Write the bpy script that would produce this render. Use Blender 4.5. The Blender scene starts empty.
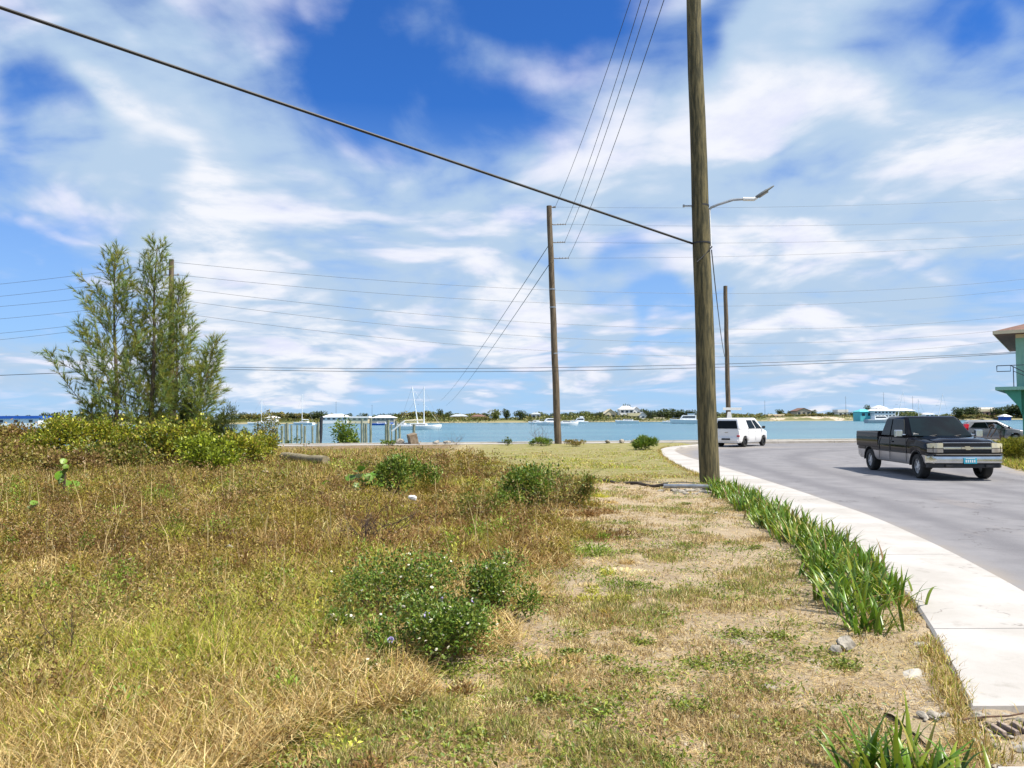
import bpy, bmesh, math, random
import numpy as np
from mathutils import Vector, Matrix, Quaternion

C = bpy.context.scene
COL = C.collection
R = math.radians
random.seed(7)

# ------------------------------------------------------------------ camera, sky, sun, exposure
CAM_H = 1.85
F_PX = 769.0
PITCH, ROLL = R(2.48), R(0.3)
fw = Vector((0, math.cos(PITCH), math.sin(PITCH)))
upv = Vector((0, -math.sin(PITCH), math.cos(PITCH)))
rx = Vector((1, 0, 0))
cr = rx * math.cos(ROLL) - upv * math.sin(ROLL)
cu = rx * math.sin(ROLL) + upv * math.cos(ROLL)
CAM = Vector((0, 0, CAM_H))
cam_d = bpy.data.cameras.new('camera')
cam = bpy.data.objects.new('camera', cam_d)
COL.objects.link(cam)
M = Matrix((cr, cu, -fw)).transposed().to_4x4()
M.translation = CAM
cam.matrix_world = M
cam_d.sensor_width = 36.0
cam_d.lens = F_PX / 1024 * 36.0
cam_d.clip_start = 0.05
cam_d.clip_end = 12000
C.camera = cam


def ray(px, py):
    return cr * ((px - 512) / F_PX) + cu * ((384 - py) / F_PX) + fw


def A(px, py, Y):
    """world point seen at pixel (px,py) at forward distance Y"""
    d = ray(px, py)
    return CAM + d * (Y / d.y)


def G(px, py, z=0.1):
    """world point of the ground (height z) seen at a pixel"""
    d = ray(px, py)
    return CAM + d * ((z - CAM_H) / d.z)


SUN_EL = R(57)
SUN_AZ = math.atan2(0.92, -0.39)          # clockwise from +Y
sun_dir = Vector((math.sin(SUN_AZ) * math.cos(SUN_EL), math.cos(SUN_AZ) * math.cos(SUN_EL), math.sin(SUN_EL)))
sd = bpy.data.lights.new('sun', 'SUN')
sd.energy = 5.0
sd.angle = R(0.5)
sd.color = (1.0, 0.935, 0.82)
so = bpy.data.objects.new('sun', sd)
so.rotation_euler = sun_dir.to_track_quat('Z', 'Y').to_euler()
so.location = sun_dir * 60
COL.objects.link(so)

C.view_settings.view_transform = 'Standard'
C.view_settings.look = 'None'
C.view_settings.gamma = 1.0
C.view_settings.use_curve_mapping = False
C.view_settings.exposure = 0.55
C.cycles.max_bounces = 8
C.cycles.transparent_max_bounces = 12
C.cycles.use_denoising = True


class NT:
    def __init__(s, tree):
        s.t = tree

    def n(s, kind, **kw):
        nd = s.t.nodes.new(kind)
        for k, v in kw.items():
            setattr(nd, k, v)
        return nd

    def l(s, a, b):
        s.t.links.new(a, b)

    def val(s, sock, v):
        if hasattr(v, 'links'):
            s.l(v, sock)
        else:
            sock.default_value = v

    def math(s, op, a, b=0.0, c=None, clamp=False):
        nd = s.n('ShaderNodeMath', operation=op, use_clamp=clamp)
        s.val(nd.inputs[0], a)
        s.val(nd.inputs[1], b)
        if c is not None:
            s.val(nd.inputs[2], c)
        return nd.outputs[0]

    def vmath(s, op, a, b):
        nd = s.n('ShaderNodeVectorMath', operation=op)
        s.val(nd.inputs[0], a)
        if op == 'SCALE':
            s.val(nd.inputs['Scale'], b)
        else:
            s.val(nd.inputs[1], b)
        return nd.outputs['Value'] if op == 'DOT_PRODUCT' else nd.outputs[0]

    def noise(s, vec, scale, detail=4.0, rough=0.55, dist=0.0, out='Fac', dims='3D', w=0.0):
        nd = s.n('ShaderNodeTexNoise', noise_dimensions=dims)
        if vec is not None:
            s.l(vec, nd.inputs['Vector'])
        nd.inputs['Scale'].default_value = scale
        nd.inputs['Detail'].default_value = detail
        nd.inputs['Roughness'].default_value = rough
        nd.inputs['Distortion'].default_value = dist
        return nd.outputs[out] if out in nd.outputs else nd.outputs[0]

    def remap(s, v, a, b, c=0.0, d=1.0, smooth=True):
        nd = s.n('ShaderNodeMapRange', interpolation_type='SMOOTHSTEP' if smooth else 'LINEAR')
        s.val(nd.inputs['Value'], v)
        for k, x in (('From Min', a), ('From Max', b), ('To Min', c), ('To Max', d)):
            s.val(nd.inputs[k], x)
        return nd.outputs['Result']

    def mix(s, f, a, b):
        nd = s.n('ShaderNodeMix', data_type='RGBA')
        s.val(nd.inputs[0], f)
        s.val(nd.inputs[6], a if hasattr(a, 'links') else (*a[:3], 1.0))
        s.val(nd.inputs[7], b if hasattr(b, 'links') else (*b[:3], 1.0))
        return nd.outputs[2]


# ---- world: Nishita sky with layers of procedural cloud fixed to world directions
w = bpy.data.worlds.new('World')
C.world = w
w.use_nodes = True
w.node_tree.nodes.clear()
T = NT(w.node_tree)
sky = T.n('ShaderNodeTexSky', sky_type='NISHITA', sun_disc=False, sun_elevation=SUN_EL, sun_rotation=SUN_AZ,
          altitude=0.0, air_density=1.0, dust_density=0.6, ozone_density=2.6)
tc = T.n('ShaderNodeTexCoord')
d = T.vmath('NORMALIZE', tc.outputs['Generated'], (0, 0, 0))
sep = T.n('ShaderNodeSeparateXYZ')
T.l(d, sep.inputs[0])
z = T.math('MAXIMUM', sep.outputs[2], 0.0)
den = T.math('ADD', z, 0.16)
cmb = T.n('ShaderNodeCombineXYZ')
T.l(T.math('DIVIDE', sep.outputs[0], den), cmb.inputs[0])
T.l(T.math('DIVIDE', sep.outputs[1], den), cmb.inputs[1])
P0 = cmb.outputs[0]
wv = T.n('ShaderNodeTexNoise')
T.l(P0, wv.inputs['Vector'])
wv.inputs['Scale'].default_value = 1.1
wv.inputs['Detail'].default_value = 1.5
wv.inputs['Roughness'].default_value = 0.4
wsub = T.vmath('SCALE', T.vmath('SUBTRACT', wv.outputs['Color'], (0.5, 0.5, 0.5)), 0.55)
P1 = T.vmath('ADD', P0, wsub)
# broad soft masses, drawn-out streaks and small puffs
n1 = T.noise(P1, 1.25, 6, 0.50)
rot = T.n('ShaderNodeMapping')
rot.inputs['Rotation'].default_value = (0, 0, R(-52))
rot.inputs['Scale'].default_value = (3.0, 0.85, 1.0)
T.l(P1, rot.inputs['Vector'])
streak = T.noise(rot.outputs[0], 1.5, 8, 0.58)
n3 = T.noise(T.vmath('ADD', P1, (7.3, 2.1, 3.0)), 2.6, 7, 0.54)
fine_ = T.noise(T.vmath('ADD', P1, (3.3, 8.1, 1.0)), 4.2, 8, 0.60)

wd = T.n('ShaderNodeTexNoise')
T.l(d, wd.inputs['Vector'])
wd.inputs['Scale'].default_value = 5.0
wd.inputs['Detail'].default_value = 1
wd.inputs['Roughness'].default_value = 0.5
wdir = T.vmath('SCALE', T.vmath('SUBTRACT', wd.outputs['Color'], (0.5, 0.5, 0.5)), 0.075)
dw = T.vmath('ADD', d, wdir)


def blob(px, py, r_out, r_in, amp):
    c = ray(px, py).normalized()
    dp = T.vmath('DOT_PRODUCT', dw, tuple(c))
    return T.remap(dp, math.cos(1.25 * r_out / F_PX), math.cos(0.3 * r_in / F_PX), 0.0, amp)


vr = T.n('ShaderNodeTexVoronoi', feature='F1')
T.l(T.vmath('ADD', P1, T.vmath('SCALE', T.vmath('SUBTRACT', T.noise(P1, 3.0, 3, 0.5, out='Color'), (0.5, 0.5, 0.5)), 0.35)), vr.inputs['Vector'])
vr.inputs['Scale'].default_value = 2.3
vr.inputs['Detail'].default_value = 2.0
vr.inputs['Roughness'].default_value = 0.55
billow = T.math('SUBTRACT', 0.50, vr.outputs['Distance'])

PATCHES = [(455, 40, 160, 20, -0.33), (590, 5, 150, 20, -0.32), (310, 40, 120, 10, -0.20), (365, 85, 55, 5, 0.14), (0, 215, 100, 30, -0.62), (100, 110, 90, 5, -0.10),
           (890, 55, 90, 5, -0.34), (850, 95, 60, 5, -0.16), (575, 262, 80, 5, -0.26), (520, 285, 60, 5, -0.12), (665, 165, 80, 5, -0.20), (30, 395, 110, 20, -0.14), (130, 400, 110, 20, -0.10), (70, 280, 160, 20, 0.24),
           (260, 180, 70, 5, -0.10), (320, 415, 150, 20, -0.14), (880, 395, 170, 20, -0.08), (620, 405, 130, 20, -0.12), (780, 120, 100, 10, 0.20),
           (985, 80, 130, 20, 0.24), (130, 40, 170, 30, 0.14), (60, 50, 110, 20, 0.10), (440, 200, 130, 20, 0.14), (540, 150, 110, 20, 0.12), (820, 220, 260, 60, 0.14), (130, 205, 120, 10, 0.14), (340, 255, 180, 20, 0.10),
           (425, 365, 85, 10, 0.30), (495, 340, 75, 10, 0.30), (850, 310, 90, 10, 0.16), (230, 330, 90, 10, 0.16), (610, 330, 110, 10, 0.14), (90, 290, 140, 20, 0.08), (700, 60, 160, 20, 0.12), (600, 190, 120, 20, 0.08)]
base = n1
for h in PATCHES:
    base = T.math('ADD', base, blob(*h))
base = T.math('ADD', base, T.remap(z, 0.0, 0.12, -0.04, 0.05))
cover = T.math('ADD', base, T.math('MULTIPLY', T.math('SUBTRACT', streak, 0.5), 0.26))
cover = T.math('ADD', cover, T.math('MULTIPLY', T.math('SUBTRACT', fine_, 0.5), 0.36))
cover = T.math('ADD', cover, T.math('MULTIPLY', billow, 0.30))
cover = T.math('ADD', cover, 0.17)
alpha = T.remap(cover, 0.27, 0.72)
alpha = T.math('MULTIPLY', alpha, T.remap(z, 0.0, 0.05, 0.40, 1.0))
puffs = T.remap(T.math('ADD', T.math('MULTIPLY', base, 0.7), T.math('MULTIPLY', T.math('ADD', n3, T.math('MULTIPLY', billow, 0.5)), 0.7)), 0.58, 0.90)
alpha = T.math('MAXIMUM', alpha, T.math('MULTIPLY', puffs, 0.95))
# greyer blue bases and thin parts, lavender white body, bright puffs
shade = T.remap(T.math('ADD', n3, T.math('MULTIPLY', billow, 0.40)), 0.27, 0.56)
cl = T.mix(shade, (0.47, 0.62, 0.81), (0.74, 0.775, 0.95))
cl = T.mix(T.math('MULTIPLY', puffs, T.remap(fine_, 0.30, 0.62)), cl, (0.89, 0.91, 0.97))
skyc = T.n('ShaderNodeHueSaturation')
skyc.inputs['Saturation'].default_value = 1.0
T.l(sky.outputs[0], skyc.inputs['Color'])
tint = T.n('ShaderNodeMix', data_type='RGBA', blend_type='MULTIPLY')
tint.inputs[0].default_value = 1.0
T.l(skyc.outputs[0], tint.inputs[6])
tint.inputs[7].default_value = (0.26, 0.66, 1.28, 1)
addn = T.n('ShaderNodeMix', data_type='RGBA', blend_type='MIX')
addn.inputs[0].default_value = 0.5
T.val(addn.inputs[0], T.remap(z, 0.0, 0.38, 0.92, 0.0, smooth=False))
T.l(tint.outputs[2], addn.inputs[6])
addn.inputs[7].default_value = (3.4, 5.2, 7.5, 1)
bg1 = T.n('ShaderNodeBackground')
bg1.inputs['Strength'].default_value = 0.088
T.l(addn.outputs[2], bg1.inputs['Color'])
bg2 = T.n('ShaderNodeBackground')
bg2.inputs['Strength'].default_value = 0.71
T.l(cl, bg2.inputs['Color'])
mx = T.n('ShaderNodeMixShader')
T.l(alpha, mx.inputs[0])
T.l(bg1.outputs[0], mx.inputs[1])
T.l(bg2.outputs[0], mx.inputs[2])
wo = T.n('ShaderNodeOutputWorld')
T.l(mx.outputs[0], wo.inputs[0])


# ------------------------------------------------------------------ helpers
def tag(o, label=None, cat=None, group=None, kind=None):
    if label:
        o['label'] = label
    if cat:
        o['category'] = cat
    if group:
        o['group'] = group
    if kind:
        o['kind'] = kind
    return o


def empty(name, loc, rz=0.0, label=None, cat=None, group=None):
    o = bpy.data.objects.new(name, None)
    o.empty_display_size = 0.3
    COL.objects.link(o)
    o.location = loc
    o.rotation_euler = (0, 0, rz)
    return tag(o, label, cat, group)


def copy_tree(o, parent=None):
    c = o.copy()
    COL.objects.link(c)
    if parent is not None:
        c.parent = parent
        c.matrix_parent_inverse = o.matrix_parent_inverse.copy()
    for ch in list(o.children):
        copy_tree(ch, c)
    return c


class MB:
    """collects shapes, then becomes one mesh object"""

    def __init__(s):
        s.v, s.f, s.m = [], [], []

    def add(s, vs, fs, mi=0):
        b = len(s.v)
        s.v += [tuple(x) for x in vs]
        s.f += [tuple(b + i for i in f) for f in fs]
        s.m += [mi] * len(fs)

    def box(s, x0, x1, y0, y1, z0, z1, mi=0, mat=None):
        vs = [Vector(p) for p in ((x0, y0, z0), (x1, y0, z0), (x1, y1, z0), (x0, y1, z0), (x0, y0, z1), (x1, y0, z1), (x1, y1, z1), (x0, y1, z1))]
        if mat is not None:
            vs = [mat @ p for p in vs]
        s.add(vs, [(0, 3, 2, 1), (4, 5, 6, 7), (0, 1, 5, 4), (1, 2, 6, 5), (2, 3, 7, 6), (3, 0, 4, 7)], mi)

    def loft(s, rings, mi=0, caps=True, closed=True, rowmat=None):
        n = len(rings[0])
        vs = [p for r in rings for p in r]
        fs, ms = [], []
        for i in range(len(rings) - 1):
            for j in range(n if closed else n - 1):
                k = (j + 1) % n
                fs.append((i * n + j, i * n + k, (i + 1) * n + k, (i + 1) * n + j))
                ms.append(rowmat[j] if rowmat else mi)
        if caps:
            fs.append(tuple(reversed(range(n))))
            fs.append(tuple((len(rings) - 1) * n + j for j in range(n)))
            ms += [mi, mi]
        b = len(s.v)
        s.v += [tuple(x) for x in vs]
        s.f += [tuple(b + i for i in f) for f in fs]
        s.m += ms

    def tube(s, pts, rad, n=8, mi=0, caps=True):
        pts = [Vector(p) for p in pts]
        if not hasattr(rad, '__len__'):
            rad = [rad] * len(pts)
        rings = []
        prev = None
        for i, p in enumerate(pts):
            t = (pts[min(i + 1, len(pts) - 1)] - pts[max(i - 1, 0)]).normalized()
            if prev is None:
                a = Vector((0, 0, 1)) if abs(t.z) < 0.9 else Vector((1, 0, 0))
                u = t.cross(a).normalized()
            else:
                u = (prev - t * prev.dot(t)).normalized()
            prev = u
            v = t.cross(u)
            rings.append([p + (u * math.cos(2 * math.pi * k / n) + v * math.sin(2 * math.pi * k / n)) * rad[i] for k in range(n)])
        s.loft(rings, mi, caps)

    def poly(s, pts, mi=0):
        s.add(pts, [tuple(range(len(pts)))], mi)

    def prism(s, pts, vec, mi=0):
        n = len(pts)
        pts = [Vector(p) for p in pts]
        top = [p + Vector(vec) for p in pts]
        s.add(pts + top, [tuple(reversed(range(n))), tuple(range(n, 2 * n))] + [(i, (i + 1) % n, n + (i + 1) % n, n + i) for i in range(n)], mi)

    def build(s, name, mats, parent=None, smooth=False, bevel=0.0, seg=2, loc=None, fix=True):
        me = bpy.data.meshes.new(name)
        me.from_pydata(s.v, [], s.f)
        if not isinstance(mats, (list, tuple)):
            mats = [mats]
        for m in mats:
            me.materials.append(m)
        if len(mats) > 1:
            me.polygons.foreach_set('material_index', s.m)
        if fix:
            bm = bmesh.new()
            bm.from_mesh(me)
            bmesh.ops.recalc_face_normals(bm, faces=bm.faces)
            bm.to_mesh(me)
            bm.free()
        if smooth:
            me.polygons.foreach_set('use_smooth', [True] * len(me.polygons))
            try:
                me.set_sharp_from_angle(angle=R(38))
            except Exception:
                pass
        me.update()
        o = bpy.data.objects.new(name, me)
        COL.objects.link(o)
        if loc is not None:
            o.location = loc
        if parent is not None:
            o.parent = parent
        if bevel > 0:
            b = o.modifiers.new('edge', 'BEVEL')
            b.width = bevel
            b.segments = seg
            b.limit_method = 'ANGLE'
            b.angle_limit = R(35)
        return o


def np_mesh(name, V, F, mats, colors=None, parent=None, smooth=False, loc=None):
    """big mesh from arrays: V (N,3), F (M,k)"""
    me = bpy.data.meshes.new(name)
    V = np.ascontiguousarray(V, dtype=np.float32)
    F = np.ascontiguousarray(F, dtype=np.int32)
    k = F.shape[1]
    me.vertices.add(len(V))
    me.vertices.foreach_set('co', V.ravel())
    me.loops.add(F.size)
    me.loops.foreach_set('vertex_index', F.ravel())
    me.polygons.add(len(F))
    me.polygons.foreach_set('loop_start', np.arange(0, F.size, k, dtype=np.int32))
    me.polygons.foreach_set('loop_total', np.full(len(F), k, dtype=np.int32))
    if smooth:
        me.polygons.foreach_set('use_smooth', np.ones(len(F), dtype=bool))
    me.update(calc_edges=True)
    me.validate()
    if colors is not None:
        at = me.color_attributes.new('Col', 'FLOAT_COLOR', 'POINT')
        cc = np.ones((len(V), 4), dtype=np.float32)
        cc[:, :3] = colors
        at.data.foreach_set('color', cc.ravel())
    for m in (mats if isinstance(mats, (list, tuple)) else [mats]):
        me.materials.append(m)
    o = bpy.data.objects.new(name, me)
    COL.objects.link(o)
    if loc is not None:
        o.location = loc
    if parent is not None:
        o.parent = parent
    return o


def hash2(ix, iy, seed):
    h = (ix.astype(np.int64) * 374761393 + iy.astype(np.int64) * 668265263 + seed * 1442695041) & 0xFFFFFFFF
    h = ((h ^ (h >> 13)) * 1274126177) & 0xFFFFFFFF
    return ((h ^ (h >> 16)) & 0xFFFFFF) / float(0xFFFFFF)


def vnoise(x, y, seed=0, octv=3):
    x = np.asarray(x, dtype=float)
    y = np.asarray(y, dtype=float)
    out = np.zeros_like(x)
    amp, tot = 1.0, 0.0
    for o in range(octv):
        fx, fy = x * 2 ** o, y * 2 ** o
        ix, iy = np.floor(fx), np.floor(fy)
        tx, ty = fx - ix, fy - iy
        tx = tx * tx * (3 - 2 * tx)
        ty = ty * ty * (3 - 2 * ty)
        a, b = hash2(ix, iy, seed + o), hash2(ix + 1, iy, seed + o)
        c, e = hash2(ix, iy + 1, seed + o), hash2(ix + 1, iy + 1, seed + o)
        out += amp * ((a * (1 - tx) + b * tx) * (1 - ty) + (c * (1 - tx) + e * tx) * ty)
        tot += amp
        amp *= 0.5
    return out / tot


# ------------------------------------------------------------------ materials
def mat(name, c1, c2=None, rough=0.7, metal=0.0, scale=6.0, bump=0.0, bscale=None, spec=0.5, detail=5.0, coat=0.0, lo=0.35, hi=0.65, stretch=None):
    m = bpy.data.materials.new(name)
    m.use_nodes = True
    t = NT(m.node_tree)
    b = m.node_tree.nodes['Principled BSDF']
    tcn = t.n('ShaderNodeTexCoord')
    vec = tcn.outputs['Object']
    if stretch:
        mp = t.n('ShaderNodeMapping')
        t.l(vec, mp.inputs['Vector'])
        mp.inputs['Scale'].default_value = stretch
        vec = mp.outputs[0]
    if c2 is None:
        c2 = tuple(x * 0.86 for x in c1)
    nz = t.noise(vec, scale, detail, 0.6)
    t.l(t.mix(t.remap(nz, lo, hi), c1, c2), b.inputs['Base Color'])
    b.inputs['Roughness'].default_value = rough
    b.inputs['Metallic'].default_value = metal
    b.inputs['Specular IOR Level'].default_value = spec
    if coat:
        b.inputs['Coat Weight'].default_value = coat
        b.inputs['Coat Roughness'].default_value = 0.04
    if bump:
        bp = t.n('ShaderNodeBump')
        bp.inputs['Strength'].default_value = bump
        bp.inputs['Distance'].default_value = 0.02
        t.l(t.noise(vec, bscale or scale * 3, 5, 0.6), bp.inputs['Height'])
        t.l(bp.outputs[0], b.inputs['Normal'])
    return m


def leaf_mat(name, rough=0.5, trans=0.3, spec=0.4, gain=1.0):
    """leaf or blade: tint comes from the colour of each leaf"""
    m = bpy.data.materials.new(name)
    m.use_nodes = True
    t = NT(m.node_tree)
    b = m.node_tree.nodes['Principled BSDF']
    at = t.n('ShaderNodeAttribute', attribute_name='Col')
    col = at.outputs['Color']
    nz = t.noise(t.n('ShaderNodeTexCoord').outputs['Object'], 9.0, 3, 0.6)
    col = t.mix(t.remap(nz, 0.3, 0.7, 0.0, 0.30), col, t.mix(0.5, col, (0.30, 0.22, 0.05)))
    t.l(col, b.inputs['Base Color'])
    b.inputs['Roughness'].default_value = rough
    b.inputs['Specular IOR Level'].default_value = spec
    tr = t.n('ShaderNodeBsdfTranslucent')
    t.l(col, tr.inputs['Color'])
    mxs = t.n('ShaderNodeMixShader')
    mxs.inputs[0].default_value = trans
    out = m.node_tree.nodes['Material Output']
    t.l(b.outputs[0], mxs.inputs[1])
    t.l(tr.outputs[0], mxs.inputs[2])
    t.l(mxs.outputs[0], out.inputs['Surface'])
    return m


GRASS = leaf_mat('grass blade', 0.65, 0.30, 0.25)
LEAF = leaf_mat('leaf', 0.42, 0.28, 0.45)
STRAP = leaf_mat('strap leaf', 0.36, 0.25, 0.5)
BARK = mat('grey brown bark', (0.16, 0.12, 0.085), (0.08, 0.06, 0.045), 0.9, scale=14, bump=0.6)
TWIG = mat('dry twig', (0.16, 0.10, 0.07), (0.09, 0.055, 0.04), 0.9, scale=20)
POLEWOOD = mat('weathered pole wood', (0.145, 0.12, 0.055), (0.045, 0.042, 0.02), 0.9, scale=3.0, bump=0.9, bscale=7, stretch=(5, 5, 0.55), lo=0.38, hi=0.62, detail=9)
POLEGREY = mat('grey pole wood', (0.17, 0.13, 0.085), (0.075, 0.055, 0.036), 0.85, scale=3.0, bump=0.5, stretch=(5, 5, 0.4))
PILE = mat('salt bleached piling wood', (0.34, 0.34, 0.26), (0.13, 0.15, 0.09), 0.9, scale=4, stretch=(4, 4, 0.5))
DARKPILE = mat('tarred piling wood', (0.035, 0.035, 0.045), (0.02, 0.02, 0.02), 0.8, scale=4)
WIRE = mat('black cable sheath', (0.012, 0.012, 0.014), (0.02, 0.02, 0.022), 0.5, scale=3)
WIREGREY = mat('weathered wire', (0.05, 0.055, 0.065), (0.075, 0.08, 0.09), 0.5, scale=3)
STEEL = mat('galvanised steel', (0.42, 0.44, 0.46), (0.30, 0.32, 0.34), 0.45, 0.7, scale=9)
PORCEL = mat('glazed insulator', (0.34, 0.32, 0.30), (0.22, 0.20, 0.19), 0.25, scale=5)
WHITE = mat('white paint', (0.80, 0.80, 0.79), (0.72, 0.73, 0.73), 0.55, scale=1.2)
GEL = mat('white boat gelcoat', (0.82, 0.83, 0.84), (0.74, 0.76, 0.78), 0.25, scale=1.0)
CREAM = mat('cream render', (0.72, 0.63, 0.44), (0.62, 0.54, 0.38), 0.8, scale=0.8)
PALEYEL = mat('pale yellow render', (0.74, 0.66, 0.40), (0.66, 0.58, 0.36), 0.8, scale=0.8)
PINK = mat('pink render', (0.70, 0.45, 0.40), (0.60, 0.38, 0.33), 0.8, scale=0.8)
TURQ = mat('turquoise render', (0.14, 0.58, 0.60), (0.12, 0.50, 0.52), 0.7, scale=0.8)
GREENWALL = mat('green render', (0.06, 0.30, 0.215), (0.05, 0.24, 0.17), 0.75, scale=1.1, bump=0.15)
MINTWALL = mat('pale mint render', (0.27, 0.52, 0.43), (0.22, 0.45, 0.37), 0.75, scale=1.1, bump=0.15)
BEIGEWALL = mat('beige grey render', (0.40, 0.37, 0.31), (0.32, 0.30, 0.26), 0.85, scale=1.1, bump=0.15)
REDROOF = mat('weathered red brown roof', (0.22, 0.12, 0.085), (0.15, 0.08, 0.06), 0.8, scale=3)
WHITEROOF = mat('white roof', (0.80, 0.79, 0.78), (0.72, 0.70, 0.70), 0.7, scale=0.7)
GREYROOF = mat('grey roof', (0.42, 0.46, 0.50), (0.35, 0.38, 0.42), 0.7, scale=0.7)
BLUEROOF = mat('bright blue roof', (0.015, 0.10, 0.45), (0.012, 0.085, 0.38), 0.6, scale=0.5)
WINDOW = mat('dark window glass', (0.025, 0.035, 0.045), (0.035, 0.045, 0.055), 0.12, scale=0.6)
NAVY = mat('navy canvas', (0.015, 0.025, 0.08), (0.012, 0.02, 0.06), 0.8, scale=2)
CONCRETE = mat('sun bleached concrete', (0.48, 0.45, 0.40), (0.38, 0.35, 0.30), 0.9, scale=2.2, bump=0.3, bscale=40)
ROCK = mat('pale limestone', (0.40, 0.36, 0.30), (0.17, 0.15, 0.12), 0.95, scale=9, bump=1.0, bscale=22)

# ------------------------------------------------------------------ the setting
# pavement edges, road edges as (Y -> X) curves in metres
LE = np.array([(-40, -26), (-10, -5.2), (0, 0.45), (2.5, 1.75), (4.6, 2.68), (5.03, 2.86), (6.35, 3.40), (7.2, 3.72), (10, 4.35), (14, 4.92), (18, 5.28), (22.4, 5.55), (25.5, 5.72), (29, 6.03), (34.3, 6.7), (40.6, 7.76), (43, 8.5), (45, 9.5), (48, 11.8), (49.5, 14.0)])
RE = np.array([(-40, -23.6), (-10, -3.0), (0, 2.05), (2.5, 3.2), (4.6, 4.02), (5.03, 4.18), (7.5, 5.0), (10, 5.6), (13, 6.15), (17.7, 6.6), (21.3, 6.85), (26.6, 7.2), (32, 7.4), (34.3, 7.6), (38, 8.05), (40.6, 8.5), (43, 9.2), (45, 10.2), (48, 12.6)])
FE = np.array([(-40, -14), (-10, 6.5), (0, 11.0), (10, 14.2), (20, 15.6), (24, 16.1), (27, 17.3), (31, 19.2), (35, 22.5), (38.5, 27), (41, 33), (42.5, 42), (43.5, 60), (46, 160)])


def smooth_curve(a, ys):
    # monotone-ish smoothing: interpolate linearly on a fine grid and blur
    g = np.linspace(a[0, 0], a[-1, 0], 2000)
    x = np.interp(g, a[:, 0], a[:, 1])
    k = 41
    xp = np.pad(x, k // 2, mode='edge')
    xp[:k // 2] = x[0] + (x[1] - x[0]) * np.arange(-(k // 2), 0)
    xp[-(k // 2):] = x[-1] + (x[-1] - x[-2]) * np.arange(1, k // 2 + 1)
    x = np.convolve(xp, np.ones(k) / k, mode='valid')
    return np.interp(ys, g, x)


def le(y):
    return smooth_curve(LE, y)


def re(y):
    return smooth_curve(RE, y)


def fe(y):
    return smooth_curve(FE, y)


def shoreY(x):
    return 51.8 + 0.114 * np.clip(x, -70, 90)


def lot_z(x, y):
    b = (vnoise(x * 0.22, y * 0.22, 3, 3) - 0.5) * 0.14 + (vnoise(x * 0.9, y * 0.9, 11, 3) - 0.5) * 0.07 + (vnoise(x * 5, y * 5, 5, 2) - 0.5) * 0.02
    far = np.clip((np.abs(y - 20) - 30) / 10, 0, 1)
    return 0.09 + b * (1 - far)


def ground_z(x, y):
    x = np.asarray(x, float)
    y = np.asarray(y, float)
    d = x - le(np.clip(y, -40, 49.5))
    d = np.where(y > 48, x - 11.5, d)
    t = np.clip((d - 0.02) / 0.12, 0, 1)
    t = t * t * (3 - 2 * t)
    zl = lot_z(x, y)
    ke = np.clip((d + 0.45) / 0.4, 0, 1)
    zl = zl * (1 - ke) + ke * (0.100 + 0.05 * (vnoise(x * 2.6, y * 2.6, 141, 3) - 0.5))
    z = zl * (1 - t) + (-0.12) * t
    d2 = x - fe(np.clip(y, -40, 46))
    d2 = np.where(y > 43, -1.0, d2)
    t2 = np.clip((d2 - 0.02) / 0.2, 0, 1)
    z = z * (1 - t2) + (0.07 + (vnoise(x * 0.5, y * 0.5, 8, 3) - 0.5) * 0.08) * t2
    return z


def gz(x, y):
    return float(ground_z(np.array([x]), np.array([y]))[0])


def axis(dense0, dense1, step, lo, hi, growth=1.12):
    a = list(np.arange(dense0, dense1, step))
    s = step
    x = dense0
    left = []
    while x > lo:
        s = min(s * growth, 6)
        x -= s
        left.append(x)
    s = step
    x = a[-1]
    while x < hi:
        s = min(s * growth, 6)
        x += s
        a.append(x)
    return np.array(left[::-1] + a)


xs = axis(-4, 9, 0.10, -140, 170)
ys = axis(2.5, 24, 0.12, -60, 50.5)
ys = np.concatenate([ys[ys < 50.4], [50.4]])
XX, YY = np.meshgrid(xs, ys)
s = np.clip((YY - 40) / (50.4 - 40), 0, 1)
YW = np.where(YY > 40, 40 + s * (shoreY(XX) - 0.15 - 40), YY)
ZZ = ground_z(XX, YW)
V = np.stack([XX, YW, ZZ], -1).reshape(-1, 3)
nx, ny = len(xs), len(ys)
ii = (np.arange(ny - 1)[:, None] * nx + np.arange(nx - 1)[None, :]).ravel()
Fq = np.stack([ii, ii + 1, ii + nx + 1, ii + nx], -1)

gm = bpy.data.materials.new('dry sandy soil')
gm.use_nodes = True
t = NT(gm.node_tree)
b = gm.node_tree.nodes['Principled BSDF']
pos = t.n('ShaderNodeTexCoord').outputs['Object']
big = t.noise(pos, 0.55, 5, 0.6)
med = t.noise(pos, 2.6, 6, 0.65)
fine = t.noise(pos, 42, 4, 0.7)
vfine = t.noise(pos, 160, 2, 0.7)
c = t.mix(t.remap(med, 0.36, 0.64), (0.47, 0.375, 0.26), (0.33, 0.25, 0.165))
c = t.mix(t.math('MULTIPLY', t.remap(med, 0.56, 0.66), t.remap(big, 0.45, 0.60)), c, (0.66, 0.585, 0.49))
c = t.mix(t.math('MULTIPLY', t.remap(big, 0.52, 0.66, 0.0, 0.6), t.remap(fine, 0.40, 0.6)), c, (0.29, 0.25, 0.07))
c = t.mix(t.remap(fine, 0.35, 0.75, 0.0, 0.55), c, (0.60, 0.49, 0.33))
c = t.mix(t.remap(vfine, 0.56, 0.72, 0.0, 0.6), c, (0.20, 0.14, 0.085))
zs = t.n('ShaderNodeSeparateColor')
t.l(t.n('ShaderNodeAttribute', attribute_name='Col').outputs['Color'], zs.inputs[0])
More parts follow.
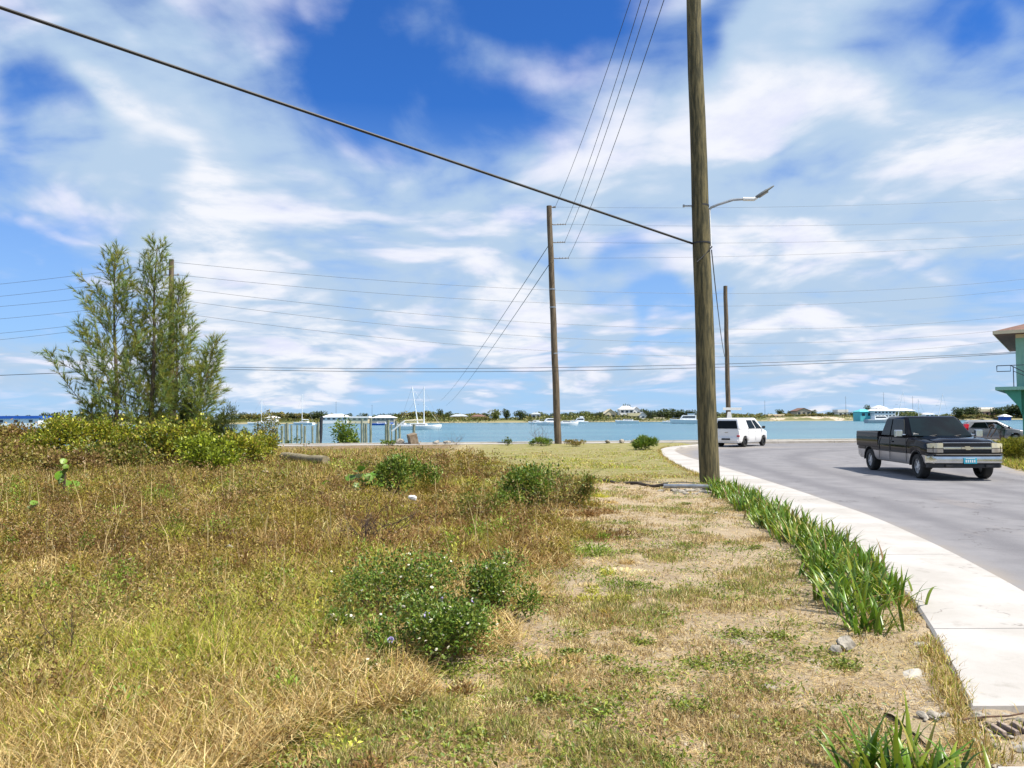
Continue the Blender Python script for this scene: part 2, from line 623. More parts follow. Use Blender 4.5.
c = t.mix(t.math('MULTIPLY', zs.outputs[0], t.remap(med, 0.3, 0.62, 0.95, 0.45)), c, t.mix(t.remap(fine, 0.35, 0.65), (0.22, 0.225, 0.035), (0.13, 0.155, 0.025)))
c = t.mix(t.math('MULTIPLY', zs.outputs[1], 0.7), c, t.mix(t.remap(fine, 0.35, 0.65), (0.20, 0.125, 0.055), (0.09, 0.06, 0.03)))
t.l(c, b.inputs['Base Color'])
b.inputs['Roughness'].default_value = 0.95
b.inputs['Specular IOR Level'].default_value = 0.15
bp = t.n('ShaderNodeBump')
bp.inputs['Strength'].default_value = 0.8
bp.inputs['Distance'].default_value = 0.03
t.l(t.math('ADD', fine, t.math('MULTIPLY', vfine, 0.5)), bp.inputs['Height'])
t.l(bp.outputs[0], b.inputs['Normal'])
def zone_cols(x, y):
    lawn = np.clip((y - 20.5) / 2.5, 0, 1) * np.clip((x + 5) / 4, 0, 1) * np.clip((le(np.clip(y, -40, 49.5)) + 0.3 - x) / 0.4, 0, 1)
    mead = np.clip((np.interp(y, [2.5, 4.93, 7.4, 18.5, 30], [-1.9, -0.55, 0.15, 1.9, -3.0]) - x) / 1.0, 0, 1)
    vg = np.clip((x - fe(np.clip(y, -40, 46))) / 0.5, 0, 1)
    return np.stack([np.maximum(lawn, vg), mead, x * 0], -1)


tag(np_mesh('ground', V, Fq, gm, colors=zone_cols(V[:, 0], V[:, 1]), smooth=True), kind='structure')

# road sheet
am = bpy.data.materials.new('worn pale asphalt')
am.use_nodes = True
t = NT(am.node_tree)
b = am.node_tree.nodes['Principled BSDF']
pos = t.n('ShaderNodeTexCoord').outputs['Object']
uvn = t.n('ShaderNodeAttribute', attribute_name='Col')
sx = t.n('ShaderNodeSeparateColor')
t.l(uvn.outputs['Color'], sx.inputs[0])
lane = sx.outputs[0]            # distance over the road, 0 at the pavement, 1 at the far edge
mp = t.n('ShaderNodeMapping')
t.l(pos, mp.inputs['Vector'])
mp.inputs['Scale'].default_value = (1.0, 0.22, 1)
n_l = t.noise(mp.outputs[0], 0.9, 5, 0.6)
n_f = t.noise(pos, 55, 3, 0.7)
n_m = t.noise(pos, 1.4, 5, 0.6)
wob = t.math('ADD', lane, t.math('MULTIPLY', t.math('SUBTRACT', n_l, 0.5), 0.10))


def band(cn, wd):
    return t.math('SUBTRACT', 1.0, t.remap(t.math('ABSOLUTE', t.math('SUBTRACT', wob, cn)), 0.0, wd))


tracks = t.math('MAXIMUM', t.math('MAXIMUM', band(0.15, 0.06), band(0.34, 0.07)), t.math('MAXIMUM', band(0.60, 0.07), band(0.80, 0.07)))
c = t.mix(t.remap(n_m, 0.3, 0.7), (0.222, 0.218, 0.228), (0.165, 0.163, 0.174))
c = t.mix(t.math('MULTIPLY', tracks, 0.65), c, (0.110, 0.109, 0.122))
c = t.mix(t.remap(n_f, 0.3, 0.7, 0.0, 0.35), c, (0.27, 0.25, 0.25))
c = t.mix(t.remap(n_l, 0.60, 0.72, 0.0, 0.5), c, (0.27, 0.245, 0.235))
vor = t.n('ShaderNodeTexVoronoi', feature='DISTANCE_TO_EDGE')
t.l(t.vmath('ADD', pos, t.vmath('SCALE', t.noise(pos, 0.8, 4, 0.6, out='Color'), 2.2)), vor.inputs['Vector'])
vor.inputs['Scale'].default_value = 0.22
crk = t.math('MULTIPLY', t.remap(vor.outputs['Distance'], 0.0, 0.006, 1.0, 0.0), t.remap(n_m, 0.40, 0.55))
c = t.mix(t.math('MULTIPLY', crk, 0.6), c, (0.07, 0.062, 0.06))
edge_d = t.math('MAXIMUM', t.remap(lane, 0.0, 0.07, 1.0, 0.0), t.remap(lane, 0.90, 1.0, 0.0, 1.0))
c = t.mix(t.math('MULTIPLY', edge_d, t.remap(n_m, 0.35, 0.6, 0.15, 0.8)), c, (0.34, 0.29, 0.23))
stn = t.noise(pos, 0.75, 6, 0.7)
c = t.mix(t.remap(stn, 0.58, 0.72, 0.0, 0.55), c, (0.11, 0.105, 0.11))
t.l(c, b.inputs['Base Color'])
b.inputs['Roughness'].default_value = 0.85
b.inputs['Specular IOR Level'].default_value = 0.3
bp = t.n('ShaderNodeBump')
bp.inputs['Strength'].default_value = 0.3
bp.inputs['Distance'].default_value = 0.01
t.l(n_f, bp.inputs['Height'])
t.l(bp.outputs[0], b.inputs['Normal'])
yy = np.concatenate([np.arange(-40, 0, 1.0), np.arange(0, 46, 0.4), [46]])
NXR = 14
rows, cols = [], []
for y in yy:
    x0 = float(re(min(y, 48))) - 0.02
    x1 = float(fe(min(y, 46))) + 0.05
    for k in range(NXR + 1):
        f = k / NXR
        rows.append((x0 + (x1 - x0) * f, y, 0.004))
        cols.append((f, y, 0))
# the road turns along the shore: extra rows up to the sea wall
for y in np.linspace(46.3, 49.8, 8):
    for k in range(NXR + 1):
        f = k / NXR
        x0 = 10.9 + (y - 46.3) * 1.3
        x = x0 + (160 - x0) * f ** 2
        yl = 46.0 + (y - 46.0) / 3.8 * (float(shoreY(x)) - 2.0 - 46.0)
        rows.append((x, yl, 0.004))
        cols.append((min(1, (y - 46) / 4), y, 0))
rows = np.array(rows)
nr = len(rows) // (NXR + 1)
ii = (np.arange(nr - 1)[:, None] * (NXR + 1) + np.arange(NXR)[None, :]).ravel()
tag(np_mesh('road', rows, np.stack([ii, ii + 1, ii + NXR + 2, ii + NXR + 1], -1), am, colors=np.array(cols)), kind='structure')

# pavement slabs beside the road, with open joints; a gap where the drain is
PAVE = mat('white concrete paving', (0.46, 0.435, 0.41), (0.37, 0.345, 0.315), 0.9, scale=1.6, bump=0.2, bscale=60, detail=8)
pv = MB()


def slab(y0, y1):
    n = max(2, int((y1 - y0) / 0.35))
    top, bot = [], []
    rings = []
    for y in np.linspace(y0, y1, n):
        a, e = float(le(y)) + 0.03 * (float(vnoise([y * 2.1], [3.0], 161, 3)[0]) - 0.5), float(re(y))
        rings.append([(a + 0.01, y, -0.10), (e, y, -0.10), (e, y, 0.105), (e - 0.025, y, 0.13), (a + 0.03, y, 0.13), (a + 0.01, y, 0.11)])
    pv.loft(rings)


cuts = [-30, -22, -14, -8, -4, -1, 1.6, 3.85]
for a, e in zip(cuts[:-1], cuts[1:]):
    slab(a + 0.008, e - 0.008)
cuts = [4.62, 6.28, 9.6, 13, 16.5, 20, 24, 28, 32, 36, 40, 44, 47.9]
for a, e in zip(cuts[:-1], cuts[1:]):
    slab(a + 0.008, e - 0.008)
PVM = bpy.data.materials.new('dirty white concrete paving')
PVM.use_nodes = True
t = NT(PVM.node_tree)
b = PVM.node_tree.nodes['Principled BSDF']
pos = t.n('ShaderNodeTexCoord').outputs['Object']
q1, q2, q3 = t.noise(pos, 0.9, 7, 0.65), t.noise(pos, 4.5, 6, 0.65), t.noise(pos, 70, 3, 0.7)
c = t.mix(t.remap(q1, 0.35, 0.65), (0.47, 0.445, 0.42), (0.39, 0.365, 0.335))
c = t.mix(t.remap(q2, 0.56, 0.72, 0.0, 0.45), c, (0.27, 0.245, 0.21))
c = t.mix(t.remap(q3, 0.60, 0.75, 0.0, 0.4), c, (0.26, 0.235, 0.21))
hair = t.n('ShaderNodeTexVoronoi', feature='DISTANCE_TO_EDGE')
t.l(t.vmath('ADD', pos, t.vmath('SCALE', t.noise(pos, 1.2, 4, 0.6, out='Color'), 1.6)), hair.inputs['Vector'])
hair.inputs['Scale'].default_value = 0.35
c = t.mix(t.math('MULTIPLY', t.remap(hair.outputs['Distance'], 0.0, 0.006, 0.7, 0.0), t.remap(q1, 0.46, 0.56)), c, (0.12, 0.10, 0.085))
t.l(c, b.inputs['Base Color'])
b.inputs['Roughness'].default_value = 0.92
bp = t.n('ShaderNodeBump')
bp.inputs['Strength'].default_value = 0.35
bp.inputs['Distance'].default_value = 0.006
t.l(q3, bp.inputs['Height'])
t.l(bp.outputs[0], b.inputs['Normal'])
tag(pv.build('pavement', PVM), kind='structure')

# concrete walk along the shore behind the wall
pw = MB()
for x0, x1 in zip(np.arange(-70, 150, 4.0), np.arange(-66, 154, 4.0)):
    y0, y1 = float(shoreY(x0)), float(shoreY(x1))
    dw = 1.7
    pw.prism([(x0 + 0.01, y0 - dw, -0.1), (x1 - 0.01, y1 - dw, -0.1), (x1 - 0.01, y1 - 0.32, -0.1), (x0 + 0.01, y0 - 0.32, -0.1)], (0, 0, 0.24))
tag(pw.build('shore_path', PAVE), kind='structure')
sw = MB()
for x0, x1 in zip(np.arange(-70, 150, 8.0), np.arange(-62, 158, 8.0)):
    y0, y1 = float(shoreY(x0)), float(shoreY(x1))
    sw.prism([(x0, y0 - 0.31, -1.8), (x1, y1 - 0.31, -1.8), (x1, y1 + 0.12, -1.8), (x0, y0 + 0.12, -1.8)], (0, 0, 2.02))
tag(sw.build('sea_wall', CONCRETE), 'long low pale concrete sea wall edging the water', 'wall')

# water to the horizon
wm = bpy.data.materials.new('turquoise shallow sea')
wm.use_nodes = True
t = NT(wm.node_tree)
b = wm.node_tree.nodes['Principled BSDF']
pos = t.n('ShaderNodeTexCoord').outputs['Object']
mp = t.n('ShaderNodeMapping')
t.l(pos, mp.inputs['Vector'])
mp.inputs['Scale'].default_value = (0.35, 1.0, 1)
nb = t.noise(mp.outputs[0], 0.035, 4, 0.55)
sp = t.n('ShaderNodeSeparateXYZ')
t.l(pos, sp.inputs[0])
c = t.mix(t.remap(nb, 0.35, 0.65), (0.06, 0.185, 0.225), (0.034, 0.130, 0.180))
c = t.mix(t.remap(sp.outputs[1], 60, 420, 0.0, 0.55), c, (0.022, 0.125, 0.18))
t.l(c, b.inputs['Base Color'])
b.inputs['Roughness'].default_value = 0.22
b.inputs['IOR'].default_value = 1.33
bp = t.n('ShaderNodeBump')
bp.inputs['Strength'].default_value = 0.9
bp.inputs['Distance'].default_value = 0.25
wn = t.n('ShaderNodeMapping')
t.l(pos, wn.inputs['Vector'])
wn.inputs['Scale'].default_value = (0.55, 1.0, 1)
t.l(t.math('ADD', t.noise(wn.outputs[0], 0.9, 4, 0.6), t.math('MULTIPLY', t.noise(wn.outputs[0], 0.22, 3, 0.5), 1.5)), bp.inputs['Height'])
t.l(bp.outputs[0], b.inputs['Normal'])
WZ = -0.95
wb = MB()
wb.poly([(-4000, -2, WZ), (4000, -2, WZ), (9000, 9000, WZ), (-9000, 9000, WZ)])
tag(wb.build('water', wm, fix=False), kind='structure')


def W(px, py):
    return G(px, py, WZ)


# the island across the water: a low strip of land with sandy banks
SANDBANK = bpy.data.materials.new('scrub covered sand')
SANDBANK.use_nodes = True
t = NT(SANDBANK.node_tree)
b = SANDBANK.node_tree.nodes['Principled BSDF']
pos = t.n('ShaderNodeTexCoord').outputs['Object']
sp = t.n('ShaderNodeSeparateXYZ')
t.l(pos, sp.inputs[0])
nzi = t.noise(pos, 0.06, 8, 0.65)
bare = t.math('SUBTRACT', 1.0, t.remap(t.math('ABSOLUTE', t.math('SUBTRACT', sp.outputs[0], 168.0)), 20.0, 48.0))
shore = t.remap(sp.outputs[2], -0.7, 0.0, 1.0, 0.0)
sel = t.math('MAXIMUM', t.math('MULTIPLY', bare, t.remap(nzi, 0.50, 0.60)), t.math('MULTIPLY', shore, 0.35))
t.l(t.mix(sel, t.mix(t.remap(nzi, 0.35, 0.65), (0.10, 0.12, 0.035), (0.19, 0.17, 0.06)), (0.50, 0.41, 0.31)), b.inputs['Base Color'])
b.inputs['Roughness'].default_value = 0.95
xs2 = np.linspace(-420, 520, 160)


def island_front(x):
    return 408 + 0.045 * x + 8 * (vnoise(x * 0.012, x * 0 + 2.0, 4, 3) - 0.5)


def island_top(x):
    h = 2.0 + 1.6 * vnoise(x * 0.02, x * 0 + 5.0, 9, 3)
    bank = np.exp(-((x - 170) / 34.0) ** 2) * 1.1
    return h * 0.55 - 0.5 + bank


rowsI = []
for off, fz in ((-1.5, None), (2.0, 0.25), (7.0, 0.8), (16.0, 1.0), (110.0, 1.1), (130.0, None)):
    zz = np.full_like(xs2, WZ - 0.6) if fz is None else WZ + 0.3 + island_top(xs2) * fz
    rowsI.append(np.stack([xs2, island_front(xs2) + off, zz], -1))
VI = np.concatenate(rowsI)
n = len(xs2)
ii = (np.arange(5)[:, None] * n + np.arange(n - 1)[None, :]).ravel()
tag(np_mesh('island_terrain', VI, np.stack([ii, ii + 1, ii + n + 1, ii + n], -1), SANDBANK, smooth=True), kind='structure')


def island_z(x, back=16):
    return WZ + 0.3 + float(island_top(np.array([x]))[0])

# ------------------------------------------------------------------ poles and lamp
def pole_pts(p0, p1, sink=0.5):
    ax = (p1 - p0).normalized()
    return p0 - ax * sink, ax


def make_pole(p0, p1, r0, r1, m, name, label, group=None, n=18):
    root = empty(name, p0, 0, label, 'utility pole', group)
    mb = MB()
    a = Vector((0, 0, -0.5))
    dv = p1 - p0
    K = 14
    pts = [a] + [dv * (i / K) for i in range(K + 1)]
    rr = [r0] + [r0 + (r1 - r0) * i / K for i in range(K + 1)]
    pts = [p + Vector((math.sin(i * 1.7) * 0.01, math.cos(i * 2.3) * 0.01, 0)) for i, p in enumerate(pts)]
    mb.tube(pts, rr, n)
    mb.build('pole', m, root, smooth=True)
    return root


def pole_at(p0, p1, zz):
    f = (zz - p0.z) / (p1.z - p0.z)
    return p0 + (p1 - p0) * f


# big pole by the pavement
P1b = G(709.5, 484, 0.08)
YB = P1b.y
P1t = A(688.5, -150, YB - 0.25)
big = make_pole(P1b, P1t, 0.262, 0.165, POLEWOOD, 'utility_pole', 'tall thick brown timber utility pole with the street light, beside the pavement', n=28)


def on_pole1(py):
    f = (484 - py) / (484 + 150)
    return P1b + (P1t - P1b) * f


for py in (247, 210):
    mb = MB()
    c = on_pole1(py) - P1b
    rr = 0.262 + (0.165 - 0.262) * (484 - py) / 634 + 0.008
    mb.tube([c + Vector((0, 0, -0.02)), c + Vector((0, 0, 0.02))], rr, 28)
    mb.build('strap_band', WIRE, big, smooth=True)
mb = MB()
c = on_pole1(209.5) - P1b
mb.tube([c + Vector((-0.42, 0, 0.0)), c + Vector((-0.15, 0, 0.0))], 0.022, 8)
mb.tube([c + Vector((-0.46, 0, 0.0)), c + Vector((-0.42, 0, 0.0))], 0.04, 6)
mb.build('through_bolt', STEEL, big)
# insulators near the pole's top for the four spans to the shore pole
ins1 = []
for k, py in enumerate((-45, -92, -120, -143)):
    c = on_pole1(py)
    e = c + Vector((-0.32, 0.1, 0.03))
    mb = MB()
    mb.tube([c - P1b, e - P1b], 0.03, 8)
    mb.tube([e - P1b + Vector((0, 0, q * 0.05)) for q in (-1, -0.5, 0, 0.5, 1)], [0.05, 0.08, 0.05, 0.08, 0.05], 10)
    mb.build('insulator', PORCEL, big, smooth=True)
    ins1.append(e)
# white conduit beside the lamp bracket
mb = MB()
c = on_pole1(214) - P1b
c2 = on_pole1(250) - P1b
mb.tube([c + Vector((0.225, -0.05, 0)), c2 + Vector((0.235, -0.05, 0))], 0.02, 8)
mb.build('cable_conduit', WHITE, big, smooth=True)

# street light
lb = A(709, 209, YB - 0.05)
lamp = empty('street_light', lb, 0, 'small street light on a bent grey arm fixed to the thick timber pole', 'street light')


def L(px, py):
    return A(px, py, YB - 0.05 - (px - 709) * 0.004) - lb


mb = MB()
mb.tube([L(709, 222), L(709.3, 210), L(711, 207.5), L(718, 204.6), L(733, 199.8), L(745, 199)], 0.034, 10)
mb.build('bracket_arm', STEEL, lamp, smooth=True)
mb = MB()
mb.tube([L(743, 199), L(754, 199.2), L(757, 197)], [0.05, 0.05, 0.045], 10)
mb.build('arm_sleeve', WHITE, lamp, smooth=True)
LAMPGREY = mat('grey cast lamp housing', (0.20, 0.21, 0.21), (0.13, 0.14, 0.14), 0.5, 0.3, scale=5)
ax = (L(774, 186) - L(755, 198.5)).normalized()
sd_ = Vector((0, 1, 0))
nn = ax.cross(sd_).normalized()
rings = []
a0 = L(754.5, 198.5)
for f, hw, ht in ((0, .035, .035), (.06, .06, .042), (.2, .085, .045), (.36, .08, .04), (.40, .062, .03), (.52, .05, .024), (.585, .02, .014)):
    c = a0 + ax * f
    rings.append([c + sd_ * (hw * math.cos(q)) + nn * (ht * math.sin(q)) for q in np.linspace(0, 2 * math.pi, 12, endpoint=False)])
mb = MB()
mb.loft(rings)
mb.build('lamp_housing', LAMPGREY, lamp, smooth=True)
mb = MB()
dn = nn if nn.z < 0 else -nn
rings = []
for f, hw in ((.12, .035), (.2, .06), (.34, .055), (.38, .03)):
    c = a0 + ax * f + dn * 0.036
    rings.append([c + sd_ * (hw * math.cos(q)) + dn * (0.03 * math.sin(q)) for q in np.linspace(0, 2 * math.pi, 12, endpoint=False)])
mb.loft(rings)
mb.build('lamp_lens', PORCEL, lamp, smooth=True)

# pole on the shore with stand-off arms
P2b = G(558, 444, 0.1)
P2b = A(558, 443.5, 50.0)
P2b.z = gz(P2b.x, P2b.y) - 0.02
P2t = A(549, 206, 50.0)
p2 = make_pole(P2b, P2t, 0.235, 0.17, POLEGREY, 'utility_pole', 'leaning timber utility pole with four side arms on the shore in mid lot')


def on_pole2(py):
    f = (443.5 - py) / (443.5 - 206)
    return P2b + (P2t - P2b) * f


arms2 = []
for py, ln in ((207.5, 0.22), (225, 0.85), (243, 0.75), (259, 0.95)):
    c = on_pole2(py) - P2b
    mb = MB()
    e = c + Vector((0.2 + ln, -0.02, 0.02))
    mb.tube([c + Vector((0.1, 0, 0.06)), c + Vector((0.25, 0, 0.0)), e], [0.05, 0.035, 0.03], 8)
    for q in range(4):
        x = e - Vector((ln * 0.2 * q, 0, 0))
        mb.tube([x + Vector((-0.03, 0, 0)), x + Vector((0.0, 0, 0)), x + Vector((0.03, 0, 0))], [0.03, 0.075, 0.03], 10)
    mb.build('insulator_arm', PORCEL, p2, smooth=True)
    arms2.append(P2b + e)
for py in (290, 308, 354):
    mb = MB()
    c = on_pole2(py) - P2b
    mb.tube([c + Vector((0, 0, -0.04)), c + Vector((0, 0, 0.04))], 0.212, 18)
    mb.build('strap_band', STEEL, p2, smooth=True)

# plain pole at the road's bend, with a blank white name board
P3b = A(729, 443.0, 52.5)
P3b.z = 0.10
P3t = A(725.3, 286, 52.5)
p3 = make_pole(P3b, P3t, 0.17, 0.135, POLEGREY, 'utility_pole', 'slim grey timber pole with a white board at the road bend behind the van')
c = P3b + (P3t - P3b) * ((443 - 410) / 157) - P3b
mb = MB()
mb.box(-0.42, 0.85, -0.21, -0.18, -0.09, 0.09)
mb.build('name_board', WHITE, p3, loc=c, bevel=0.005)
mb = MB()
c = (P3t - P3b) * ((443 - 418) / 157)
mb.prism([(-0.2, -0.19, -0.35), (0.24, -0.19, -0.35), (0.12, -0.19, 0.35), (-0.1, -0.19, 0.35)], (0, -0.02, 0))
mb.build('notice_panel', WHITE, p3, loc=c)

# pole behind the casuarinas
P4b = A(171.5, 446, 46)
P4b.z = gz(P4b.x, P4b.y)
P4t = A(171.5, 259.5, 46)
p4 = make_pole(P4b, P4t, 0.20, 0.14, POLEGREY, 'utility_pole', 'grey timber utility pole rising among the feathery trees')
PY4 = (262, 275, 288, 300, 313)
for py in PY4[1:]:
    c = A(171.5, py, 46) - P4b
    mb = MB()
    mb.tube([c + Vector((-0.4, 0, 0)), c + Vector((0.4, 0, 0))], 0.035, 8)
    for q in (-0.4, 0.4):
        mb.tube([c + Vector((q, 0, -0.04)), c + Vector((q, 0, 0.02)), c + Vector((q, 0, 0.10))], [0.05, 0.07, 0.03], 8)
    mb.build('insulator_arm', PORCEL, p4, smooth=True)


# ------------------------------------------------------------------ wires
def wire(p0, p1, sag, r, label, group=None, m=None, n=28, name='overhead_wire'):
    mb = MB()
    pts = [p0.lerp(p1, i / n) - Vector((0, 0, sag * 4 * (i / n) * (1 - i / n))) for i in range(n + 1)]
    o_ = pts[0].copy()
    mb.tube([p - o_ for p in pts], r, 6)
    o = mb.build(name, m or WIREGREY, smooth=True, loc=o_)
    return tag(o, label, 'wire', group)


# the thick cable
e0 = A(690.5, 243.5, YB - 0.1)
e1 = A(0, 8, 11.6)
dirv = e1 - e0
tag(wire(e0 + Vector((0.05, 0, 0)), e0 + dirv * 2.2, 0.0, 0.0285, None, m=WIRE, name='overhead_cable'), 'thick black cable slanting down across the sky to the thick timber pole', 'cable')
for k in range(4):
    a = ins1[k]
    bq = arms2[3 - k] if k < 4 else None
    wire(a, arms2[3 - k] + Vector((0, 0, 0.05)), 0.55, 0.0125, 'thin wire running from the thick pole top to the shore pole arms', 'spans between the thick pole and the shore pole', m=WIRE)
far_t = [A(440.6, 400.5, 300), A(446, 405.5, 300)]
for k, st in enumerate((on_pole2(243), on_pole2(262))):
    wire(st, far_t[k], 1.2, 0.026, 'thin wire falling away over the water beyond the shore pole', 'spans over the water')
for k, (st, ye) in enumerate(zip(arms2, (186, 208, 222, 228))):
    wire(st, A(1230, ye, 48), 0.5, 0.0062, 'faint wire running level from a shore pole arm past the street light', 'upper spans along the shore')
for k, (py, ye) in enumerate(zip(PY4, (248, 254, 280, 290, 297))):
    a = A(172 if k == 0 else 178, py, 46)
    wire(a, A(1230, ye, 76), 3.1 + 0.25 * k, 0.0095, 'faint wire running level from the tree pole behind the shore pole', 'lower spans along the shore')
for k, (py, ye) in enumerate(zip(PY4 + (318,), (300, 312, 317, 330, 347, 356))):
    wire(A(165 if k else 171, py, 46), A(-300, ye, 40), 0.5, 0.009, 'faint wire sloping away from the tree pole towards open sky', 'spans on the open side of the tree pole')
for q, (y0, y1) in enumerate(((366.0, 352), (367.6, 353))):
    wire(A(171.5, y0, 46.2), A(1021, y1, 41), 0.45 + q * 0.12, 0.014, 'low dark wire strung from the tree pole to the green building', 'pair of low wires', m=WIRE)
wire(A(171.5, 367, 46), A(-300, 381, 42), 0.2, 0.018, 'low dark wire leaving the tree pole on the open side', m=WIRE)
wire(A(711.5, 250, YB - 0.1), A(726, 359, 52.4), 0.7, 0.015, 'thin service wire dropping from the thick pole to the slim pole', m=WIRE)
wire(A(697, 262, YB - 0.35), A(712, 246.5, YB - 0.25), 0.02, 0.018, 'short bent cable tail strapped round the thick pole', m=WIRE, name='cable_tail')

# ------------------------------------------------------------------ vehicles
BLACKPAINT = mat('black car paint', (0.006, 0.006, 0.008), (0.009, 0.009, 0.012), 0.07, 0.0, scale=1.5, spec=0.12)
SILVERPAINT = mat('silver car paint', (0.36, 0.36, 0.39), (0.31, 0.31, 0.34), 0.32, 0.25, scale=1.5, coat=0.5)
PEWTER = mat('pewter lower paint', (0.52, 0.49, 0.47), (0.45, 0.42, 0.40), 0.35, 0.35, scale=1.5)
WHITEPAINT = mat('white car paint', (0.80, 0.80, 0.80), (0.76, 0.76, 0.77), 0.25, scale=1.0, coat=0.6)
RUBBER = mat('tyre rubber', (0.018, 0.018, 0.018), (0.03, 0.029, 0.027), 0.85, scale=8)
ALLOY = mat('alloy rim', (0.66, 0.66, 0.67), (0.50, 0.50, 0.51), 0.40, 0.45, scale=6)
DARKRIM = mat('dark rim', (0.05, 0.05, 0.055), (0.03, 0.03, 0.03), 0.4, 0.5, scale=6)
CHROME = mat('chrome', (0.68, 0.69, 0.70), (0.55, 0.56, 0.58), 0.16, 0.95, scale=3)
TRIM = mat('black plastic trim', (0.018, 0.018, 0.02), (0.03, 0.03, 0.032), 0.6, scale=6)
GLASS = mat('dark tinted glass', (0.003, 0.005, 0.006), (0.006, 0.009, 0.010), 0.10, scale=1.0, spec=0.16)
SHIELD = mat('tinted windscreen', (0.003, 0.010, 0.011), (0.0015, 0.003, 0.0035), 0.05, scale=1.6, spec=0.35)
HEADLAMP = mat('yellowed headlamp lens', (0.72, 0.64, 0.42), (0.62, 0.58, 0.44), 0.2, scale=7, coat=0.6)
SIGNALLAMP = mat('pale signal lens', (0.38, 0.35, 0.31), (0.28, 0.24, 0.20), 0.25, scale=7, coat=0.5)
REDLAMP = mat('red lamp lens', (0.55, 0.02, 0.04), (0.42, 0.015, 0.03), 0.2, scale=6, coat=0.5)
PLATE = mat('turquoise number plate', (0.05, 0.42, 0.55), (0.04, 0.36, 0.48), 0.5, scale=4)
GOLD = mat('gold badge', (0.62, 0.56, 0.42), (0.55, 0.48, 0.34), 0.3, 0.6, scale=5)
SEATG = mat('grey seat cloth', (0.10, 0.10, 0.105), (0.07, 0.07, 0.072), 0.9, scale=9)


def body_loft(mb, xs_, prof, rows, wfun, arches, zbase, rowmats, nose=0.0):
    """prof(x)->top height; wfun(x)->half width"""
    rings = []
    for x in xs_:
        zb = zbase
        for xc, rad, zc in arches:
            if abs(x - xc) < rad:
                zb = max(zb, zc + math.sqrt(rad * rad - (x - xc) ** 2))
        zt = prof(x)
        w_ = wfun(x)
        half = [(0.0, zb), (w_ * 0.90, zb)]
        for k, (f, zf) in enumerate(rows):
            half.append((w_ * f, min(max(zf, zb + 0.012 * (k + 1)), zt - 0.06 + 0.008 * k)))
        half += [(w_ * 0.965, zt - 0.035), (w_ * 0.90, zt), (w_ * 0.45, zt + 0.018), (0.0, zt + 0.022)]
        ring = [(x, y, z_) for y, z_ in half] + [(x, -y, z_) for y, z_ in half[-2:0:-1]]
        rings.append(ring)
    nh = len(half)
    rm = []
    for k in range(nh - 1):
        rm.append(rowmats[k] if k < len(rowmats) else 0)
    rm = rm + rm[::-1]
    mb.loft(rings, 0, True, True, rm)


def arch_stations(x0, x1, arches, step=0.12):
    xs_ = list(np.arange(x0, x1 + 1e-6, step)) + [x1]
    for xc, rad, zc in arches:
        xs_ += [xc + rad * math.cos(a) for a in np.linspace(0, math.pi, 17)] + [xc - rad - 0.002, xc + rad + 0.002]
    return sorted(set(round(x, 4) for x in xs_))


def cabin(mb, b0, b1, zb, wb, r0, r1, zr, wr, mi=0, crown=0.03):
    """frustum cabin: base from b0 (front) to b1, roof from r0 to r1"""
    rings = []
    for t_ in np.linspace(0, 1, 5):
        rings.append([(b0 + (r0 - b0) * t_, (wb + (wr - wb) * t_) * s_, zb + (zr - zb) * t_) for s_ in (1, -1)] +
                     [(b1 + (r1 - b1) * t_, (wb + (wr - wb) * t_) * s_, zb + (zr - zb) * t_) for s_ in (-1, 1)])
    mb.loft(rings[:1] + rings[-1:], mi)
    return dict(b0=b0, b1=b1, zb=zb, wb=wb, r0=r0, r1=r1, zr=zr, wr=wr)


def face_pt(cb, face, u, v, off=0.006):
    """u along the face 0..1 (front to rear for a side, +y to -y for an end), v up 0..1"""
    if face in ('R', 'L'):
        s_ = -1 if face == 'R' else 1
        xb = cb['b0'] + (cb['b1'] - cb['b0']) * u
        xr = cb['r0'] + (cb['r1'] - cb['r0']) * u
        p = Vector((xb + (xr - xb) * v, s_ * (cb['wb'] + (cb['wr'] - cb['wb']) * v), cb['zb'] + (cb['zr'] - cb['zb']) * v))
        nrm = Vector((0, s_ * (cb['zr'] - cb['zb']), cb['wb'] - cb['wr'])).normalized()
    else:
        k0, k1 = ('b0', 'r0') if face == 'F' else ('b1', 'r1')
        sg = 1 if face == 'F' else -1
        x = cb[k0] + (cb[k1] - cb[k0]) * v
        w_ = cb['wb'] + (cb['wr'] - cb['wb']) * v
        p = Vector((x, w_ * (1 - 2 * u), cb['zb'] + (cb['zr'] - cb['zb']) * v))
        nrm = Vector((sg * (cb['zr'] - cb['zb']), 0, sg * (cb[k0] - cb[k1]))).normalized()
    return p + nrm * off, nrm


def pane(parent, cb, face, uv, m, name, th=0.012, off=0.004, label=None):
    mb = MB()
    pts = [face_pt(cb, face, u, v, off) for u, v in uv]
    mb.prism([p - nr * 0.02 for p, nr in pts], pts[0][1] * (th + 0.02))
    o = mb.build(name, m, parent, bevel=0.004, seg=1)
    if label:
        o['label'] = label
    return o


